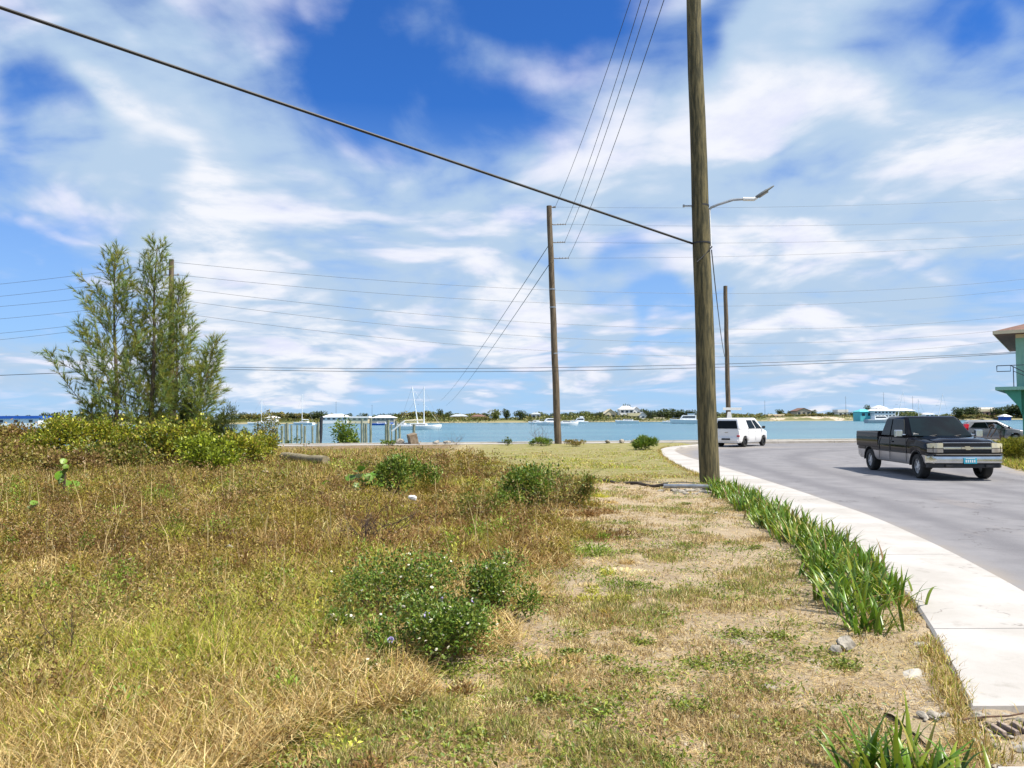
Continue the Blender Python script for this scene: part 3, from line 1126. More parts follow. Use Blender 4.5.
def wheel(parent, x, y, r, wd, rim_m, spokes=5, name='wheel'):
    s_ = 1 if y > 0 else -1
    mb = MB()
    prof = [(r * 0.62, -wd / 2), (r * 0.9, -wd / 2), (r * 0.985, -wd * 0.38), (r, -wd * 0.2), (r, wd * 0.2), (r * 0.985, wd * 0.38), (r * 0.9, wd / 2), (r * 0.62, wd / 2)]
    rings = []
    N = 32
    for k in range(N):
        a = 2 * math.pi * k / N
        rings.append([(x + q * math.cos(a), y + h, r + q * math.sin(a)) for q, h in prof])
    rings.append(rings[0])
    mb.loft(rings, 0, caps=False, closed=True)
    wo_ = mb.build(name, RUBBER, parent, smooth=True)
    mb = MB()
    ro = r * 0.64
    yo = y + s_ * wd * 0.36
    yi = y - s_ * wd * 0.1
    mb.tube([(x, yi, r), (x, yi + s_ * 0.01, r)], ro, 28)
    rings = []
    for k in range(29):
        a = 2 * math.pi * k / 28
        rings.append([(x + q * math.cos(a), yy_, r + q * math.sin(a)) for q, yy_ in ((ro, yi), (ro, yo), (ro * 0.86, yo), (ro * 0.84, yi))])
    mb.loft(rings, 0, False, True)
    for k in range(spokes):
        a = 2 * math.pi * k / spokes + 0.3
        ca, sa = math.cos(a), math.sin(a)
        wdt = ro * (0.16 if spokes > 5 else 0.24)
        p = [(x + ca * q - sa * w2, yo - s_ * 0.012, r + sa * q + ca * w2) for q, w2 in ((0.0, -wdt), (ro * 0.9, -wdt * 0.7), (ro * 0.9, wdt * 0.7), (0.0, wdt))]
        mb.prism(p, (0, -s_ * 0.03, 0))
    mb.tube([(x, yo - s_ * 0.05, r), (x, yo + s_ * 0.004, r)], ro * 0.3, 16)
    mb.build('rim', rim_m, wo_, smooth=True)
    return wo_


def both(fn):
    for s_ in (1, -1):
        fn(s_)


# ---- the pickup
TR = empty('pickup_truck', (12.98, 24.4, 0.004), 0, 'dusty black extended cab pickup truck with pewter lower sides, driving along the road', 'pickup truck')
TRUCK_A = R(4.5)
TR.scale = (0.98, 1.04, 0.975)
TR.rotation_euler = (0, 0, math.atan2(-math.cos(TRUCK_A), -math.sin(TRUCK_A)))
arches = [(1.90, 0.47, 0.36), (-1.75, 0.47, 0.36)]


def ttop(x):
    return float(np.interp(x, [-2.85, -0.92, -0.9, 1.3, 1.5, 2.2, 2.62, 2.78], [0.86, 0.86, 1.22, 1.22, 1.20, 1.165, 1.10, 1.03]))


def twid(x):
    return float(np.interp(x, [-2.85, -2.7, 1.9, 2.5, 2.72, 2.80], [0.95, 0.98, 0.99, 0.965, 0.93, 0.88]))


mb = MB()
xs_ = [x for x in arch_stations(-2.85, 2.80, arches) if not (-0.93 < x < -0.89)] + [-0.92, -0.9]
body_loft(mb, sorted(xs_), ttop, [(0.965, 0.50), (0.985, 0.72), (0.992, 0.745), (1.0, 0.98)], twid, arches, 0.40, [2, 1, 1, 0, 0, 0])
mb.build('body', [BLACKPAINT, PEWTER, TRIM], TR, smooth=True)
# cargo bed walls round the open load floor
mb = MB()
rings = []
for x in np.linspace(-2.86, -0.95, 9):
    rings.append([(x, y, z_) for y, z_ in ((0.972, 0.83), (0.985, 1.0), (0.985, 1.2), (0.972, 1.325), (0.945, 1.345), (0.90, 1.34), (0.885, 1.30), (0.885, 0.875), (0.90, 0.83))])
mb.loft(rings)
mb.loft([[(x, -y, z_) for x, y, z_ in r_] for r_ in rings])
mb.box(-1.0, -0.95, -0.884, 0.884, 0.87, 1.335)
mb.build('cargo_bed', BLACKPAINT, TR, smooth=True)
mb = MB()
mb.box(-2.905, -2.845, -0.884, 0.884, 0.60, 1.345)
tg = mb.build('tailgate', BLACKPAINT, TR, bevel=0.02)
mb = MB()
mb.box(-2.925, -2.906, -0.12, 0.12, 1.18, 1.25)
mb.build('handle', TRIM, tg)
mb = MB()
cb = cabin(mb, 1.36, -0.93, 1.205, 0.925, 0.60, -0.70, 1.865, 0.745)
co = mb.build('cab', BLACKPAINT, TR, smooth=True, bevel=0.11, seg=4)
pane(TR, cb, 'F', [(0.05, 0.06), (0.95, 0.06), (0.93, 0.90), (0.07, 0.90)], SHIELD, 'windscreen')
pane(TR, cb, 'B', [(0.1, 0.1), (0.9, 0.1), (0.9, 0.86), (0.1, 0.86)], GLASS, 'rear_window')
for fc in ('R', 'L'):
    pane(TR, cb, fc, [(0.10, 0.06), (0.58, 0.06), (0.575, 0.86), (0.05, 0.86)], GLASS, 'side_window')
    pane(TR, cb, fc, [(0.625, 0.06), (0.93, 0.06), (0.93, 0.86), (0.62, 0.86)], GLASS, 'side_window')
# sticker low on the windscreen
pane(TR, cb, 'F', [(0.84, 0.12), (0.93, 0.12), (0.93, 0.20), (0.84, 0.20)], WHITE, 'windscreen_sticker', th=0.004, off=0.012)


def tdoor(s_):
    mb = MB()
    for x in (1.28, 0.06, -0.80):
        mb.box(x - 0.008, x + 0.008, s_ * 0.988 - 0.006, s_ * 0.988 + 0.006, 0.47, 1.19)
    mb.box(-0.80, 1.28, s_ * 0.984 - 0.006, s_ * 0.984 + 0.008, 0.735, 0.775)
    mb.build('door_trim', TRIM, TR)
    mb = MB()
    mb.box(0.12, 0.30, s_ * 0.992 - 0.015, s_ * 0.992 + 0.022, 1.03, 1.075)
    mb.build('door_handle', TRIM, TR, bevel=0.01)
    mb = MB()
    mb.box(1.02, 1.16, s_ * 1.12 - 0.10, s_ * 1.12 + 0.10, 1.22, 1.44)
    mb.box(1.05, 1.11, min(s_ * 0.90, s_ * 1.05), max(s_ * 0.90, s_ * 1.05), 1.26, 1.31)
    mr = mb.build('wing_mirror', CHROME, TR, bevel=0.03)
    mb = MB()
    mb.box(1.012, 1.019, s_ * 1.12 - 0.08, s_ * 1.12 + 0.08, 1.25, 1.41)
    mb.build('mirror_glass', CHROME, mr)


both(tdoor)
# bonnet panel with its raised centre
mb = MB()
rings = []
for x, w_, dz in ((1.40, 0.80, 0.012), (1.46, 0.81, 0.030), (1.9, 0.80, 0.034), (2.35, 0.77, 0.032), (2.62, 0.74, 0.026), (2.70, 0.735, -0.01)):
    z_ = ttop(x) + dz
    rings.append([(x, s_ * w_ * f, z_ + h_ - 0.06 * (1 if k_ in (0, 9) else 0)) for k_, (s_, f, h_) in enumerate(((1, 1.0, 0.0), (1, 1.0, -0.005), (1, 0.72, 0.004), (1, 0.60, 0.026), (1, 0.2, 0.034), (-1, 0.2, 0.034), (-1, 0.60, 0.026), (-1, 0.72, 0.004), (-1, 1.0, -0.005), (-1, 1.0, 0.0)))])
mb.loft(rings)
mb.build('bonnet', BLACKPAINT, TR, smooth=True)
# wipers and roof lamps
for y0 in (-0.55, 0.12):
    mb = MB()
    mb.tube([face_pt(cb, 'F', 0.5 - y0 / 1.8, 0.0, 0.02)[0], face_pt(cb, 'F', 0.5 - (y0 + 0.42) / 1.8, 0.10, 0.02)[0]], 0.010, 6)
    mb.build('wiper', TRIM, TR)
# front end
mb = MB()
mb.box(2.74, 2.815, -0.62, 0.62, 0.79, 1.08)
gr = mb.build('grille', TRIM, TR, bevel=0.02)
mb = MB()
for z_ in (0.825, 0.85, 0.875, 1.005, 1.03, 1.05):
    mb.box(2.816, 2.824, -0.59, 0.59, z_ - 0.004, z_ + 0.004)
mb.build('grille_slats', DARKRIM, gr)
mb = MB()
mb.box(2.80, 2.852, -0.622, 0.622, 0.905, 0.972)
gb = mb.build('grille_bar', CHROME, TR, bevel=0.012)
mb = MB()
mb.prism([(2.853, y, z_ + 0.94) for y, z_ in ((-0.15, -0.02), (-0.06, -0.026), (-0.055, -0.052), (0.07, -0.052), (0.075, -0.026), (0.15, -0.02), (0.135, 0.026), (0.055, 0.026), (0.05, 0.052), (-0.075, 0.052), (-0.07, 0.026), (-0.165, 0.026))], (0.02, 0, 0))
mb.build('emblem', GOLD, gb)
mb = MB()
mb.box(2.775, 2.83, -0.62, 0.62, 1.083, 1.10)
mb.build('bonnet_edge_trim', CHROME, TR, bevel=0.008)


def tlamp(s_):
    mb = MB()
    a = [(2.842, s_ * 0.63, 0.945), (2.80, s_ * 0.88, 0.945), (2.70, s_ * 0.962, 0.945), (2.69, s_ * 0.960, 1.05), (2.785, s_ * 0.875, 1.075), (2.832, s_ * 0.63, 1.08)]
    mb.loft([[(x, y, z0), (x, y, z1), (x - 0.14, y * 0.97, z1), (x - 0.14, y * 0.97, z0)] for x, y, z0, z1 in ((2.842, s_ * 0.63, 0.94, 1.085), (2.825, s_ * 0.78, 0.94, 1.082), (2.79, s_ * 0.89, 0.942, 1.075), (2.70, s_ * 0.968, 0.95, 1.055))])
    mb.build('headlight', HEADLAMP, TR)
    mb = MB()
    a = [(2.845, s_ * 0.63, 0.80), (2.80, s_ * 0.88, 0.80), (2.70, s_ * 0.962, 0.80), (2.70, s_ * 0.962, 0.925), (2.80, s_ * 0.88, 0.93), (2.845, s_ * 0.63, 0.93)]
    mb.loft([[(x, y, z0), (x, y, z1), (x - 0.14, y * 0.97, z1), (x - 0.14, y * 0.97, z0)] for x, y, z0, z1 in ((2.845, s_ * 0.63, 0.81, 0.925), (2.828, s_ * 0.78, 0.81, 0.925), (2.792, s_ * 0.89, 0.815, 0.925), (2.70, s_ * 0.970, 0.82, 0.92))])
    mb.build('turn_signal', SIGNALLAMP, TR)
    mb = MB()
    mb.box(-2.88, -2.80, min(s_ * 0.86, s_ * 0.975), max(s_ * 0.86, s_ * 0.975), 0.9, 1.3)
    mb.build('tail_light', REDLAMP, TR, bevel=0.015)


both(tlamp)


def bumper_rings(z0, z1, xo, dep=0.12, hw=0.97):
    rr = []
    for y in np.linspace(-hw, hw, 15):
        e = abs(y) / hw
        x = xo - 0.05 * e ** 2 - 0.22 * max(0, e - 0.86) / 0.14 * 0.8
        rr.append([(x - dep, y, z0), (x, y, z0 + 0.015), (x + 0.012, y, (z0 + z1) / 2), (x, y, z1 - 0.015), (x - dep, y, z1)])
    return rr


mb = MB()
mb.loft(bumper_rings(0.50, 0.715, 2.955, 0.2, 0.985))
bp_ = mb.build('front_bumper', CHROME, TR, smooth=True)
mb = MB()
mb.loft(bumper_rings(0.716, 0.785, 2.93, 0.2, 0.975))
mb.build('bumper_top_pad', TRIM, bp_, smooth=True)
mb = MB()
mb.loft(bumper_rings(0.36, 0.50, 2.90, 0.2, 0.94))
mb.build('air_dam', TRIM, bp_, smooth=True)
for s_ in (1, -1):
    mb = MB()
    mb.box(2.905, 2.953, min(s_ * 0.42, s_ * 0.62), max(s_ * 0.42, s_ * 0.62), 0.40, 0.47)
    mb.build('bumper_opening', DARKRIM, bp_)
mb = MB()
mb.box(2.965, 2.985, -0.17, 0.17, 0.50, 0.665)
pl = mb.build('licence_plate', PLATE, TR, bevel=0.004)
mb = MB()
mb.box(2.986, 2.989, -0.12, 0.12, 0.638, 0.655)
for k, y in enumerate((-0.11, -0.055, 0.0, 0.055, 0.11)):
    mb.box(2.986, 2.989, y - 0.016, y + 0.016, 0.535, 0.61)
mb.build('plate_marks', WHITE, pl)
mb = MB()
mb.loft([[(-x, y, z_) for x, y, z_ in r_] for r_ in bumper_rings(0.48, 0.66, 3.0, 0.18, 0.95)])
mb.build('rear_bumper', CHROME, TR, smooth=True)
mb = MB()
mb.box(-2.7, 2.6, -0.72, 0.72, 0.36, 0.52)
mb.build('chassis', TRIM, TR)
mb = MB()
for x, ww in ((1.5, 0.5), ):
    mb.box(0.2, 0.35, -0.6, -0.15, 0.9, 1.5)
    mb.box(0.2, 0.35, 0.15, 0.6, 0.9, 1.5)
for x in (1.90, -1.75):
    for y in (0.83, -0.83):
        wheel(TR, x, y, 0.37, 0.25, ALLOY, 6)
for x in (1.90, -1.75):
    for s_ in (1, -1):
        mb = MB()
        rr = []
        for a in np.linspace(0.02, math.pi - 0.02, 15):
            rr.append([(x + q * math.cos(a), s_ * yy_, 0.36 + q * math.sin(a)) for q, yy_ in ((0.465, 0.60), (0.465, 0.972), (0.45, 0.972), (0.45, 0.60))])
        mb.loft(rr)
        mb.build('wheel_arch_liner', TRIM, TR)

# ---- the white van
VN = empty('minivan', A(742.0, 446.4, 47.5), R(48), 'small boxy white van with dark rear glass, turning onto the shore road', 'van')
VN.location.z = 0.004
va = [(1.28, 0.37, 0.30), (-1.28, 0.37, 0.30)]


def vtop(x):
    return float(np.interp(x, [-2.02, 1.05, 1.3, 1.8, 2.0, 2.06], [1.05, 1.05, 1.04, 0.94, 0.80, 0.66]))


def vwid(x):
    return float(np.interp(x, [-2.03, -1.9, 1.6, 1.9, 2.06], [0.80, 0.85, 0.85, 0.79, 0.62]))


mb = MB()
body_loft(mb, arch_stations(-2.03, 2.06, va), vtop, [(0.98, 0.42), (1.0, 0.62), (0.995, 0.85)], vwid, va, 0.26, [2, 1, 0, 0])
mb.build('body', [WHITEPAINT, WHITEPAINT, TRIM], VN, smooth=True)
mb = MB()
cv = cabin(mb, 1.32, -2.02, 1.03, 0.835, 0.42, -1.90, 1.74, 0.70)
mb.build('cab', WHITEPAINT, VN, smooth=True, bevel=0.10, seg=3)
pane(VN, cv, 'F', [(0.06, 0.06), (0.94, 0.06), (0.92, 0.86), (0.08, 0.86)], GLASS, 'windscreen')
pane(VN, cv, 'B', [(0.08, 0.10), (0.92, 0.10), (0.90, 0.76), (0.10, 0.76)], GLASS, 'rear_window')
for fc in ('R', 'L'):
    pane(VN, cv, fc, [(0.08, 0.10), (0.31, 0.10), (0.31, 0.80), (0.15, 0.80)], GLASS, 'side_window')
    pane(VN, cv, fc, [(0.35, 0.10), (0.62, 0.10), (0.62, 0.80), (0.35, 0.80)], GLASS, 'side_window')
mb = MB()
mb.loft([[(-x + 0.86, y * 0.86, z_) for x, y, z_ in r_] for r_ in bumper_rings(0.34, 0.60, 2.98, 0.2, 0.97)])
vb = mb.build('rear_bumper', WHITEPAINT, VN, smooth=True)
mb = MB()
mb.box(-2.175, -2.10, -0.26, 0.26, 0.43, 0.53)
mb.build('licence_plate', TRIM, VN, bevel=0.005)
mb = MB()
mb.box(-2.05, -2.02, -0.09, 0.09, 0.86, 0.90)
mb.build('tailgate_handle', CHROME, VN)


def vside(s_):
    mb = MB()
    mb.box(1.02, 1.14, s_ * 0.93 - 0.09, s_ * 0.93 + 0.09, 1.08, 1.24)
    mb.build('wing_mirror', TRIM, VN, bevel=0.03)
    mb = MB()
    mb.box(-2.075, -2.0, min(s_ * 0.66, s_ * 0.83), max(s_ * 0.66, s_ * 0.83), 0.62, 0.72)
    mb.build('tail_light', REDLAMP, VN, bevel=0.01)
    mb = MB()
    mb.box(1.80, 1.98, min(s_ * 0.5, s_ * 0.74), max(s_ * 0.5, s_ * 0.74), 0.72, 0.84)
    mb.build('headlight', HEADLAMP, VN, bevel=0.02)
    for x in (0.98, 0.12, -0.85):
        mb = MB()
        mb.box(x - 0.006, x + 0.006, s_ * 0.848 - 0.005, s_ * 0.848 + 0.005, 0.36, 1.0)
        mb.build('door_seam', TRIM, VN)


both(vside)
mb = MB()
mb.box(-1.9, 1.9, -0.62, 0.62, 0.22, 0.34)
mb.build('chassis', TRIM, VN)
for x in (1.28, -1.28):
    for y in (0.74, -0.74):
        wheel(VN, x, y, 0.31, 0.20, DARKRIM, 7)

# ---- the silver hatchback by the shore
HB = empty('hatchback_car', A(991.5, 441.0, 52.5), R(-20), 'silver hatchback car with red tail light parked by the water near the green building', 'car')
HB.location.z = 0.02
HB.scale = (0.94, 0.94, 0.94)
ha = [(1.32, 0.36, 0.30), (-1.30, 0.36, 0.30)]


def htop(x):
    return float(np.interp(x, [-2.02, -1.9, 0.9, 1.2, 1.8, 2.05, 2.15], [0.92, 0.98, 0.96, 0.95, 0.84, 0.68, 0.52]))


def hwid(x):
    return float(np.interp(x, [-2.03, -1.8, 1.5, 1.9, 2.15], [0.74, 0.85, 0.86, 0.78, 0.5]))


mb = MB()
body_loft(mb, arch_stations(-2.03, 2.15, ha), htop, [(0.98, 0.40), (1.0, 0.60), (0.985, 0.78)], hwid, ha, 0.24, [2, 0, 0, 0])
mb.build('body', [SILVERPAINT, SILVERPAINT, TRIM], HB, smooth=True)
mb = MB()
ch = cabin(mb, 1.25, -1.98, 0.94, 0.83, 0.25, -1.45, 1.55, 0.62)
mb.build('cab', SILVERPAINT, HB, smooth=True, bevel=0.10, seg=3)
pane(HB, ch, 'F', [(0.06, 0.06), (0.94, 0.06), (0.92, 0.86), (0.08, 0.86)], GLASS, 'windscreen')
pane(HB, ch, 'B', [(0.1, 0.2), (0.9, 0.2), (0.88, 0.80), (0.12, 0.80)], GLASS, 'rear_window')
for fc in ('R', 'L'):
    pane(HB, ch, fc, [(0.14, 0.10), (0.46, 0.10), (0.46, 0.78), (0.12, 0.78)], GLASS, 'side_window')
    pane(HB, ch, fc, [(0.48, 0.10), (0.86, 0.14), (0.80, 0.74), (0.48, 0.78)], GLASS, 'side_window')


def hside(s_):
    mb = MB()
    mb.loft([[(-2.03, s_ * 0.60, z_), (-2.03, s_ * 0.80, z_), (-1.86, s_ * 0.875, z_), (-1.60, s_ * 0.865, z_), (-1.60, s_ * 0.60, z_)] for z_ in (0.84, 1.0)] +
            [[(-1.84, s_ * 0.54, 1.30), (-1.80, s_ * 0.70, 1.30), (-1.72, s_ * 0.735, 1.30), (-1.50, s_ * 0.73, 1.30), (-1.50, s_ * 0.54, 1.30)]])
    mb.build('tail_light', REDLAMP, HB, bevel=0.01)
    mb = MB()
    mb.box(0.85, 0.97, s_ * 0.93 - 0.09, s_ * 0.93 + 0.09, 0.98, 1.12)
    mb.build('wing_mirror', TRIM, HB, bevel=0.03)
    mb = MB()
    mb.box(1.70, 1.98, min(s_ * 0.5, s_ * 0.74), max(s_ * 0.5, s_ * 0.74), 0.68, 0.80)
    mb.build('headlight', CHROME, HB, bevel=0.02)


both(hside)
mb = MB()
mb.box(-1.8, 1.9, -0.62, 0.62, 0.2, 0.32)
mb.build('chassis', TRIM, HB)
for x in (1.32, -1.30):
    for y in (0.75, -0.75):
        wheel(HB, x, y, 0.31, 0.20, ALLOY, 5)

# ------------------------------------------------------------------ green two storey building
gw = A(1023.0, 430, 40.0)
GB = empty('green_building', (gw.x, gw.y, 0.05), R(-36), 'green two storey building with brown hip roof and a side balcony', 'building')
BW, BD, Z2, ZE = 11.0, 12.0, 3.15, 6.05
mb = MB()
mb.box(0, BW, 0, BD, -0.3, Z2)
mb.build('lower_wall', GREENWALL, GB)
mb = MB()
mb.box(-0.18, BW, 0.05, BD, Z2 + 0.002, ZE - 0.55)
mb.build('upper_wall', MINTWALL, GB)
mb = MB()
mb.box(-0.20, BW + 0.02, 0.03, BD + 0.02, ZE - 0.95, ZE - 0.25)
mb.box(-0.21, 0.05, 0.02, 0.35, Z2 + 0.1, ZE - 0.95)
mb.build('wall_band', MINTWALL, GB)
mb = MB()
mb.box(-0.19, BW, 0.04, BD, ZE - 0.248, ZE + 0.02)
mb.build('fascia_board', CREAM, GB)
mb = MB()
ov = 0.92
e = [(-ov - 0.18, -ov), (BW + ov, -ov), (BW + ov, BD + ov), (-ov - 0.18, BD + ov)]
rz_ = ZE + 2.0
ridge = [(4.6, 5.4), (BW - 4.6, BD - 5.4)]
mb.loft([[(x, y, ZE - 0.05) for x, y in e], [(x, y, ZE + 0.10) for x, y in e], [(4.8, 5.4, rz_), (BW - 4.8, 5.4, rz_), (BW - 4.8, BD - 5.4, rz_), (4.8, BD - 5.4, rz_)]])
mb.build('roof', REDROOF, GB)
mb = MB()
for a_, b_ in ((0, 1), (3, 0), (1, 2)):
    p, q = Vector((*e[a_], ZE - 0.065)), Vector((*e[b_], ZE - 0.065))
    n_ = (q - p).normalized().cross(Vector((0, 0, 1)))
    mb.prism([p + n_ * 0.002, q + n_ * 0.002, q + n_ * 0.04, p + n_ * 0.04], (0, 0, 0.17))
mb.build('eaves_trim', CREAM, GB)
mb = MB()
mb.box(-1.12, -0.183, -0.75, BD, Z2 - 0.08, Z2 + 0.10)
mb.box(-0.183, BW, -0.75, 0.048, Z2 - 0.08, Z2 + 0.10)
mb.build('balcony_slab', MINTWALL, GB, bevel=0.02)
for y in (-0.55, 3.0, 6.5, 10.0):
    mb = MB()
    mb.prism([(-0.78, y, Z2 - 0.082), (0.0, y, Z2 - 0.082), (0.0, y, Z2 - 1.35), (-0.12, y, Z2 - 0.95)], (0, 0.55, 0))
    mb.build('balcony_bracket', GREENWALL, GB)
RAIL = mat('grey painted railing', (0.10, 0.11, 0.14), (0.07, 0.08, 0.10), 0.5, 0.3, scale=5)
mb = MB()
zt = Z2 + 1.2
mb.tube([(-1.02, -0.68, zt), (-0.42, -0.68, zt), (-0.42, -0.68, zt - 0.30), (-1.02, -0.68, zt - 0.30), (-1.02, -0.68, zt)], 0.026, 6)
mb.tube([(-0.42, -0.68, zt), (1.4, -0.68, zt - 1.15)], 0.026, 6)
mb.tube([(-0.42, -0.68, zt), (5, -0.68, zt)], 0.022, 6)
mb.tube([(-0.30, -0.68, zt - 0.3), (1.2, -0.68, zt - 1.1)], 0.02, 6)
mb.tube([(-0.30, -0.68, zt - 0.05), (-0.30, -0.68, Z2 + 0.1)], 0.024, 6)
for x in (1.2, 2.5, 3.8, 5):
    mb.tube([(x, -0.68, zt), (x, -0.68, Z2 + 0.1)], 0.022, 6)
mb.build('balcony_railing', RAIL, GB)
for x0 in (1.2, 4.4, 7.6):
    for z0, z1 in ((0.9, 2.3), (4.0, 5.1)):
        y0 = -0.03 if z0 < 3 else 0.02
        mb = MB()
        mb.box(x0, x0 + 1.6, y0, y0 + 0.06, z0, z1)
        wq = mb.build('window', WINDOW, GB)
        mb = MB()
        for a_, b_, c_, d_ in ((x0 - 0.08, x0, z0 - 0.08, z1 + 0.08), (x0 + 1.6, x0 + 1.68, z0 - 0.08, z1 + 0.08), (x0, x0 + 1.6, z1, z1 + 0.08), (x0, x0 + 1.6, z0 - 0.08, z0), (x0 + 0.77, x0 + 0.83, z0, z1)):
            mb.box(a_, b_, y0 - 0.03, y0 + 0.062, c_, d_)
        mb.build('frame', WHITE, wq)

# ------------------------------------------------------------------ pilings and bits on the shore
rp = random.Random(5)


def piling(px, pyb, ptop, Y, r, m, label, group=None, lean=0.0):
    p0 = A(px, pyb, Y)
    p0.z = WZ - 1.0
    p1 = A(px + lean, ptop, Y)
    mb = MB()
    K = 6
    r *= 0.78
    mb.tube([Vector((0, 0, 0)).lerp(p1 - p0, i / K) + Vector((math.sin(i * 2.1) * .012, 0, 0)) for i in range(K + 1)], [r * (1.08 - 0.16 * i / K) * (1 + 0.05 * math.sin(i * 3.3)) for i in range(K + 1)], 10)
    o = mb.build('dock_piling', m, smooth=True, loc=p0)
    return tag(o, label, 'piling', group)


for px, top, Y, r, ln in ((277.5, 427, 64, .09, 0), (281.8, 426, 57, .13, 0.4), (285.5, 424, 62, .10, 0), (287.6, 423, 58, .14, -0.3), (291.5, 425, 66, .11, 0), (297, 425, 70, .11, 0.3),
                          (301.6, 424, 62, .11, 0), (304.5, 426, 58, .12, 0.4), (312.5, 426, 64, .11, 0), (315.8, 425, 72, .10, 1.5), (318.4, 422, 56, .11, 0)):
    piling(px, 446, top, Y, r, PILE, 'bleached upright dock piling in the cluster beside the mangrove bush', 'pilings beside the mangrove', ln)
piling(319.5, 432, 416.5, 66, .17, DARKPILE, 'leaning black tarred piling, thickest of the dock posts', None, 2.2)
for px, top, Y, r, ln in ((361.6, 419, 60, .12, 0.3), (364.2, 423, 66, .11, 0), (366.5, 424, 58, .12, -0.4), (370.4, 418, 56, .12, 0.4), (385.5, 424, 60, .12, 0.6), (388.2, 420, 55, .14, 0), (391.5, 424, 70, .1, 0),
                          (395.4, 421, 57, .12, 0.8), (399.6, 423, 62, .13, 0), (413.8, 424, 58, .15, 0.3)):
    piling(px, 446, top, Y, r, PILE, 'weathered upright dock piling standing between the mangrove and the tilted block', 'pilings beyond the mangrove', ln)
# sagging plank between two pilings
mb = MB()
a = A(391, 430, 57) - A(391, 430, 57)
mb.prism([(0, 0, 0), (0.12, 0, -0.05), (1.05, 0, 0.72), (0.95, 0, 0.78)], (0, 0.06, 0))
tag(mb.build('loose_plank', WHITE, loc=A(391, 431, 56.9)), 'pale loose plank slanting between two dock pilings', 'plank')

TILT = mat('brown rusty concrete', (0.15, 0.105, 0.065), (0.26, 0.21, 0.15), 0.9, scale=5, bump=0.5)
mb = MB()
mb.box(-0.27, 0.27, -0.3, 0.3, -0.1, 0.62)
tb = mb.build('concrete_block', TILT, bevel=0.03, loc=A(413.5, 443.0, 50.6))
tb.rotation_euler = (0.1, R(-14), R(25))
tag(tb, 'tilted brown concrete block standing on the sea wall', 'block')


def rock(name, loc, sx, sy, sz, m, label, cat, seed, rz=0.0, group=None):
    rg = random.Random(seed)
    bm = bmesh.new()
    bmesh.ops.create_icosphere(bm, subdivisions=3, radius=1.0)
    dirs = [(Vector((rg.uniform(-1, 1), rg.uniform(-1, 1), rg.uniform(-1, 1))).normalized(), rg.uniform(0.42, 0.85)) for _ in range(17)]
    for v in bm.verts:
        for dn_, lim in dirs:
            dd = v.co.dot(dn_)
            if dd > lim:
                v.co -= dn_ * (dd - lim) * 0.9
        v.co *= 1 + rg.uniform(-0.05, 0.05)
        v.co = Vector((v.co.x * sx, v.co.y * sy, v.co.z * sz))
    me = bpy.data.meshes.new(name)
    bm.to_mesh(me)
    bm.free()
    me.materials.append(m)
    o = bpy.data.objects.new(name, me)
    COL.objects.link(o)
    o.location = loc
    o.rotation_euler = (0, 0, rz)
    return tag(o, label, cat, group)


def gloc(px, py, dz=0.0):
    p = G(px, py, 0.09)
    p.z = gz(p.x, p.y) + dz
    return p


SHORESTONE = [(399, 441.5), (401.5, 441.8), (436, 442.5), (447, 442.8), (608, 441.8), (622, 441.9), (634, 442.0)]
for k, (px, py) in enumerate(SHORESTONE):
    rock('shore_stone', A(px, py, 50.8), 0.30, 0.25, 0.20, ROCK, 'pale stone lying along the top of the sea wall', 'stone', 40 + k, k, 'stones on the sea wall')
rock('rock', gloc(848, 650, 0.03), 0.095, 0.075, 0.07, ROCK, 'grey lump of limestone with dark pits beside the lily row end', 'rock', 3, 0.4)
rock('rock', gloc(836, 654, 0.02), 0.06, 0.06, 0.05, ROCK, 'fist sized grey stone against the larger limestone lump', 'rock', 13, 0.4)
WS = [(668, 487.5, .16), (674, 489.5, .13), (681, 491.5, .18), (690, 490.5, .15), (698, 488.5, .17), (703, 492, .13), (662, 490, .10), (686, 494, .10), (695, 494, .10), (709, 492.5, .12), (676, 493.5, 0.07)]
for k, (px, py, s_) in enumerate(WS):
    rock('limestone_chunk', gloc(px, py, 0.01), s_ * 1.35, s_, s_ * 0.55, ROCK, 'pale limestone rubble chunk heaped at the foot of the thick pole', 'rubble', 60 + k, k * 1.1, 'rubble at the thick pole')
for k, (px, py, sx, lab) in enumerate(((928, 646, .09, 'broken white concrete piece by the pavement edge above the drain'), (916, 674, .11, 'flat pale concrete fragment on the sandy wash below the lilies'), (640, 597, .05, 'small white stone by itself on the bare mown verge'), (770, 694, .07, 'flat pale stone in the mown grass below the grey rock'), (668, 627, .05, 'white pebble among the dry mown stubble'), (735, 727, .05, 'small pale stone near the foreground lily clump'), (525, 707, .07, 'buried pale stone showing in the sandy verge'), (790, 600, .05, 'tiny pale chip lying beside the lily row'), (716, 512, .08, 'white stone between the thick pole and the lilies'))):
    rock('stone', gloc(px, py, 0.0), sx * 1.3, sx, sx * (0.28 if k < 2 else 0.5), CONCRETE if k < 2 else ROCK, lab, 'stone', 90 + k, k * 0.9)
rock('crumpled_litter', gloc(413, 507, 0.20), 0.13, 0.08, 0.09, WHITE, 'crumpled white litter caught in the brown grass', 'litter', 33, 0.3)
rock('bleached_stone', gloc(265, 480, 0.25), 0.12, 0.09, 0.06, ROCK, 'bleached stone half sunk in grass in front of the log', 'stone', 34, 0.3)
rock('bleached_stone', gloc(229, 566, 0.22), 0.06, 0.05, 0.04, ROCK, 'small bleached stone deep in the tall meadow grass', 'stone', 35, 0.3)

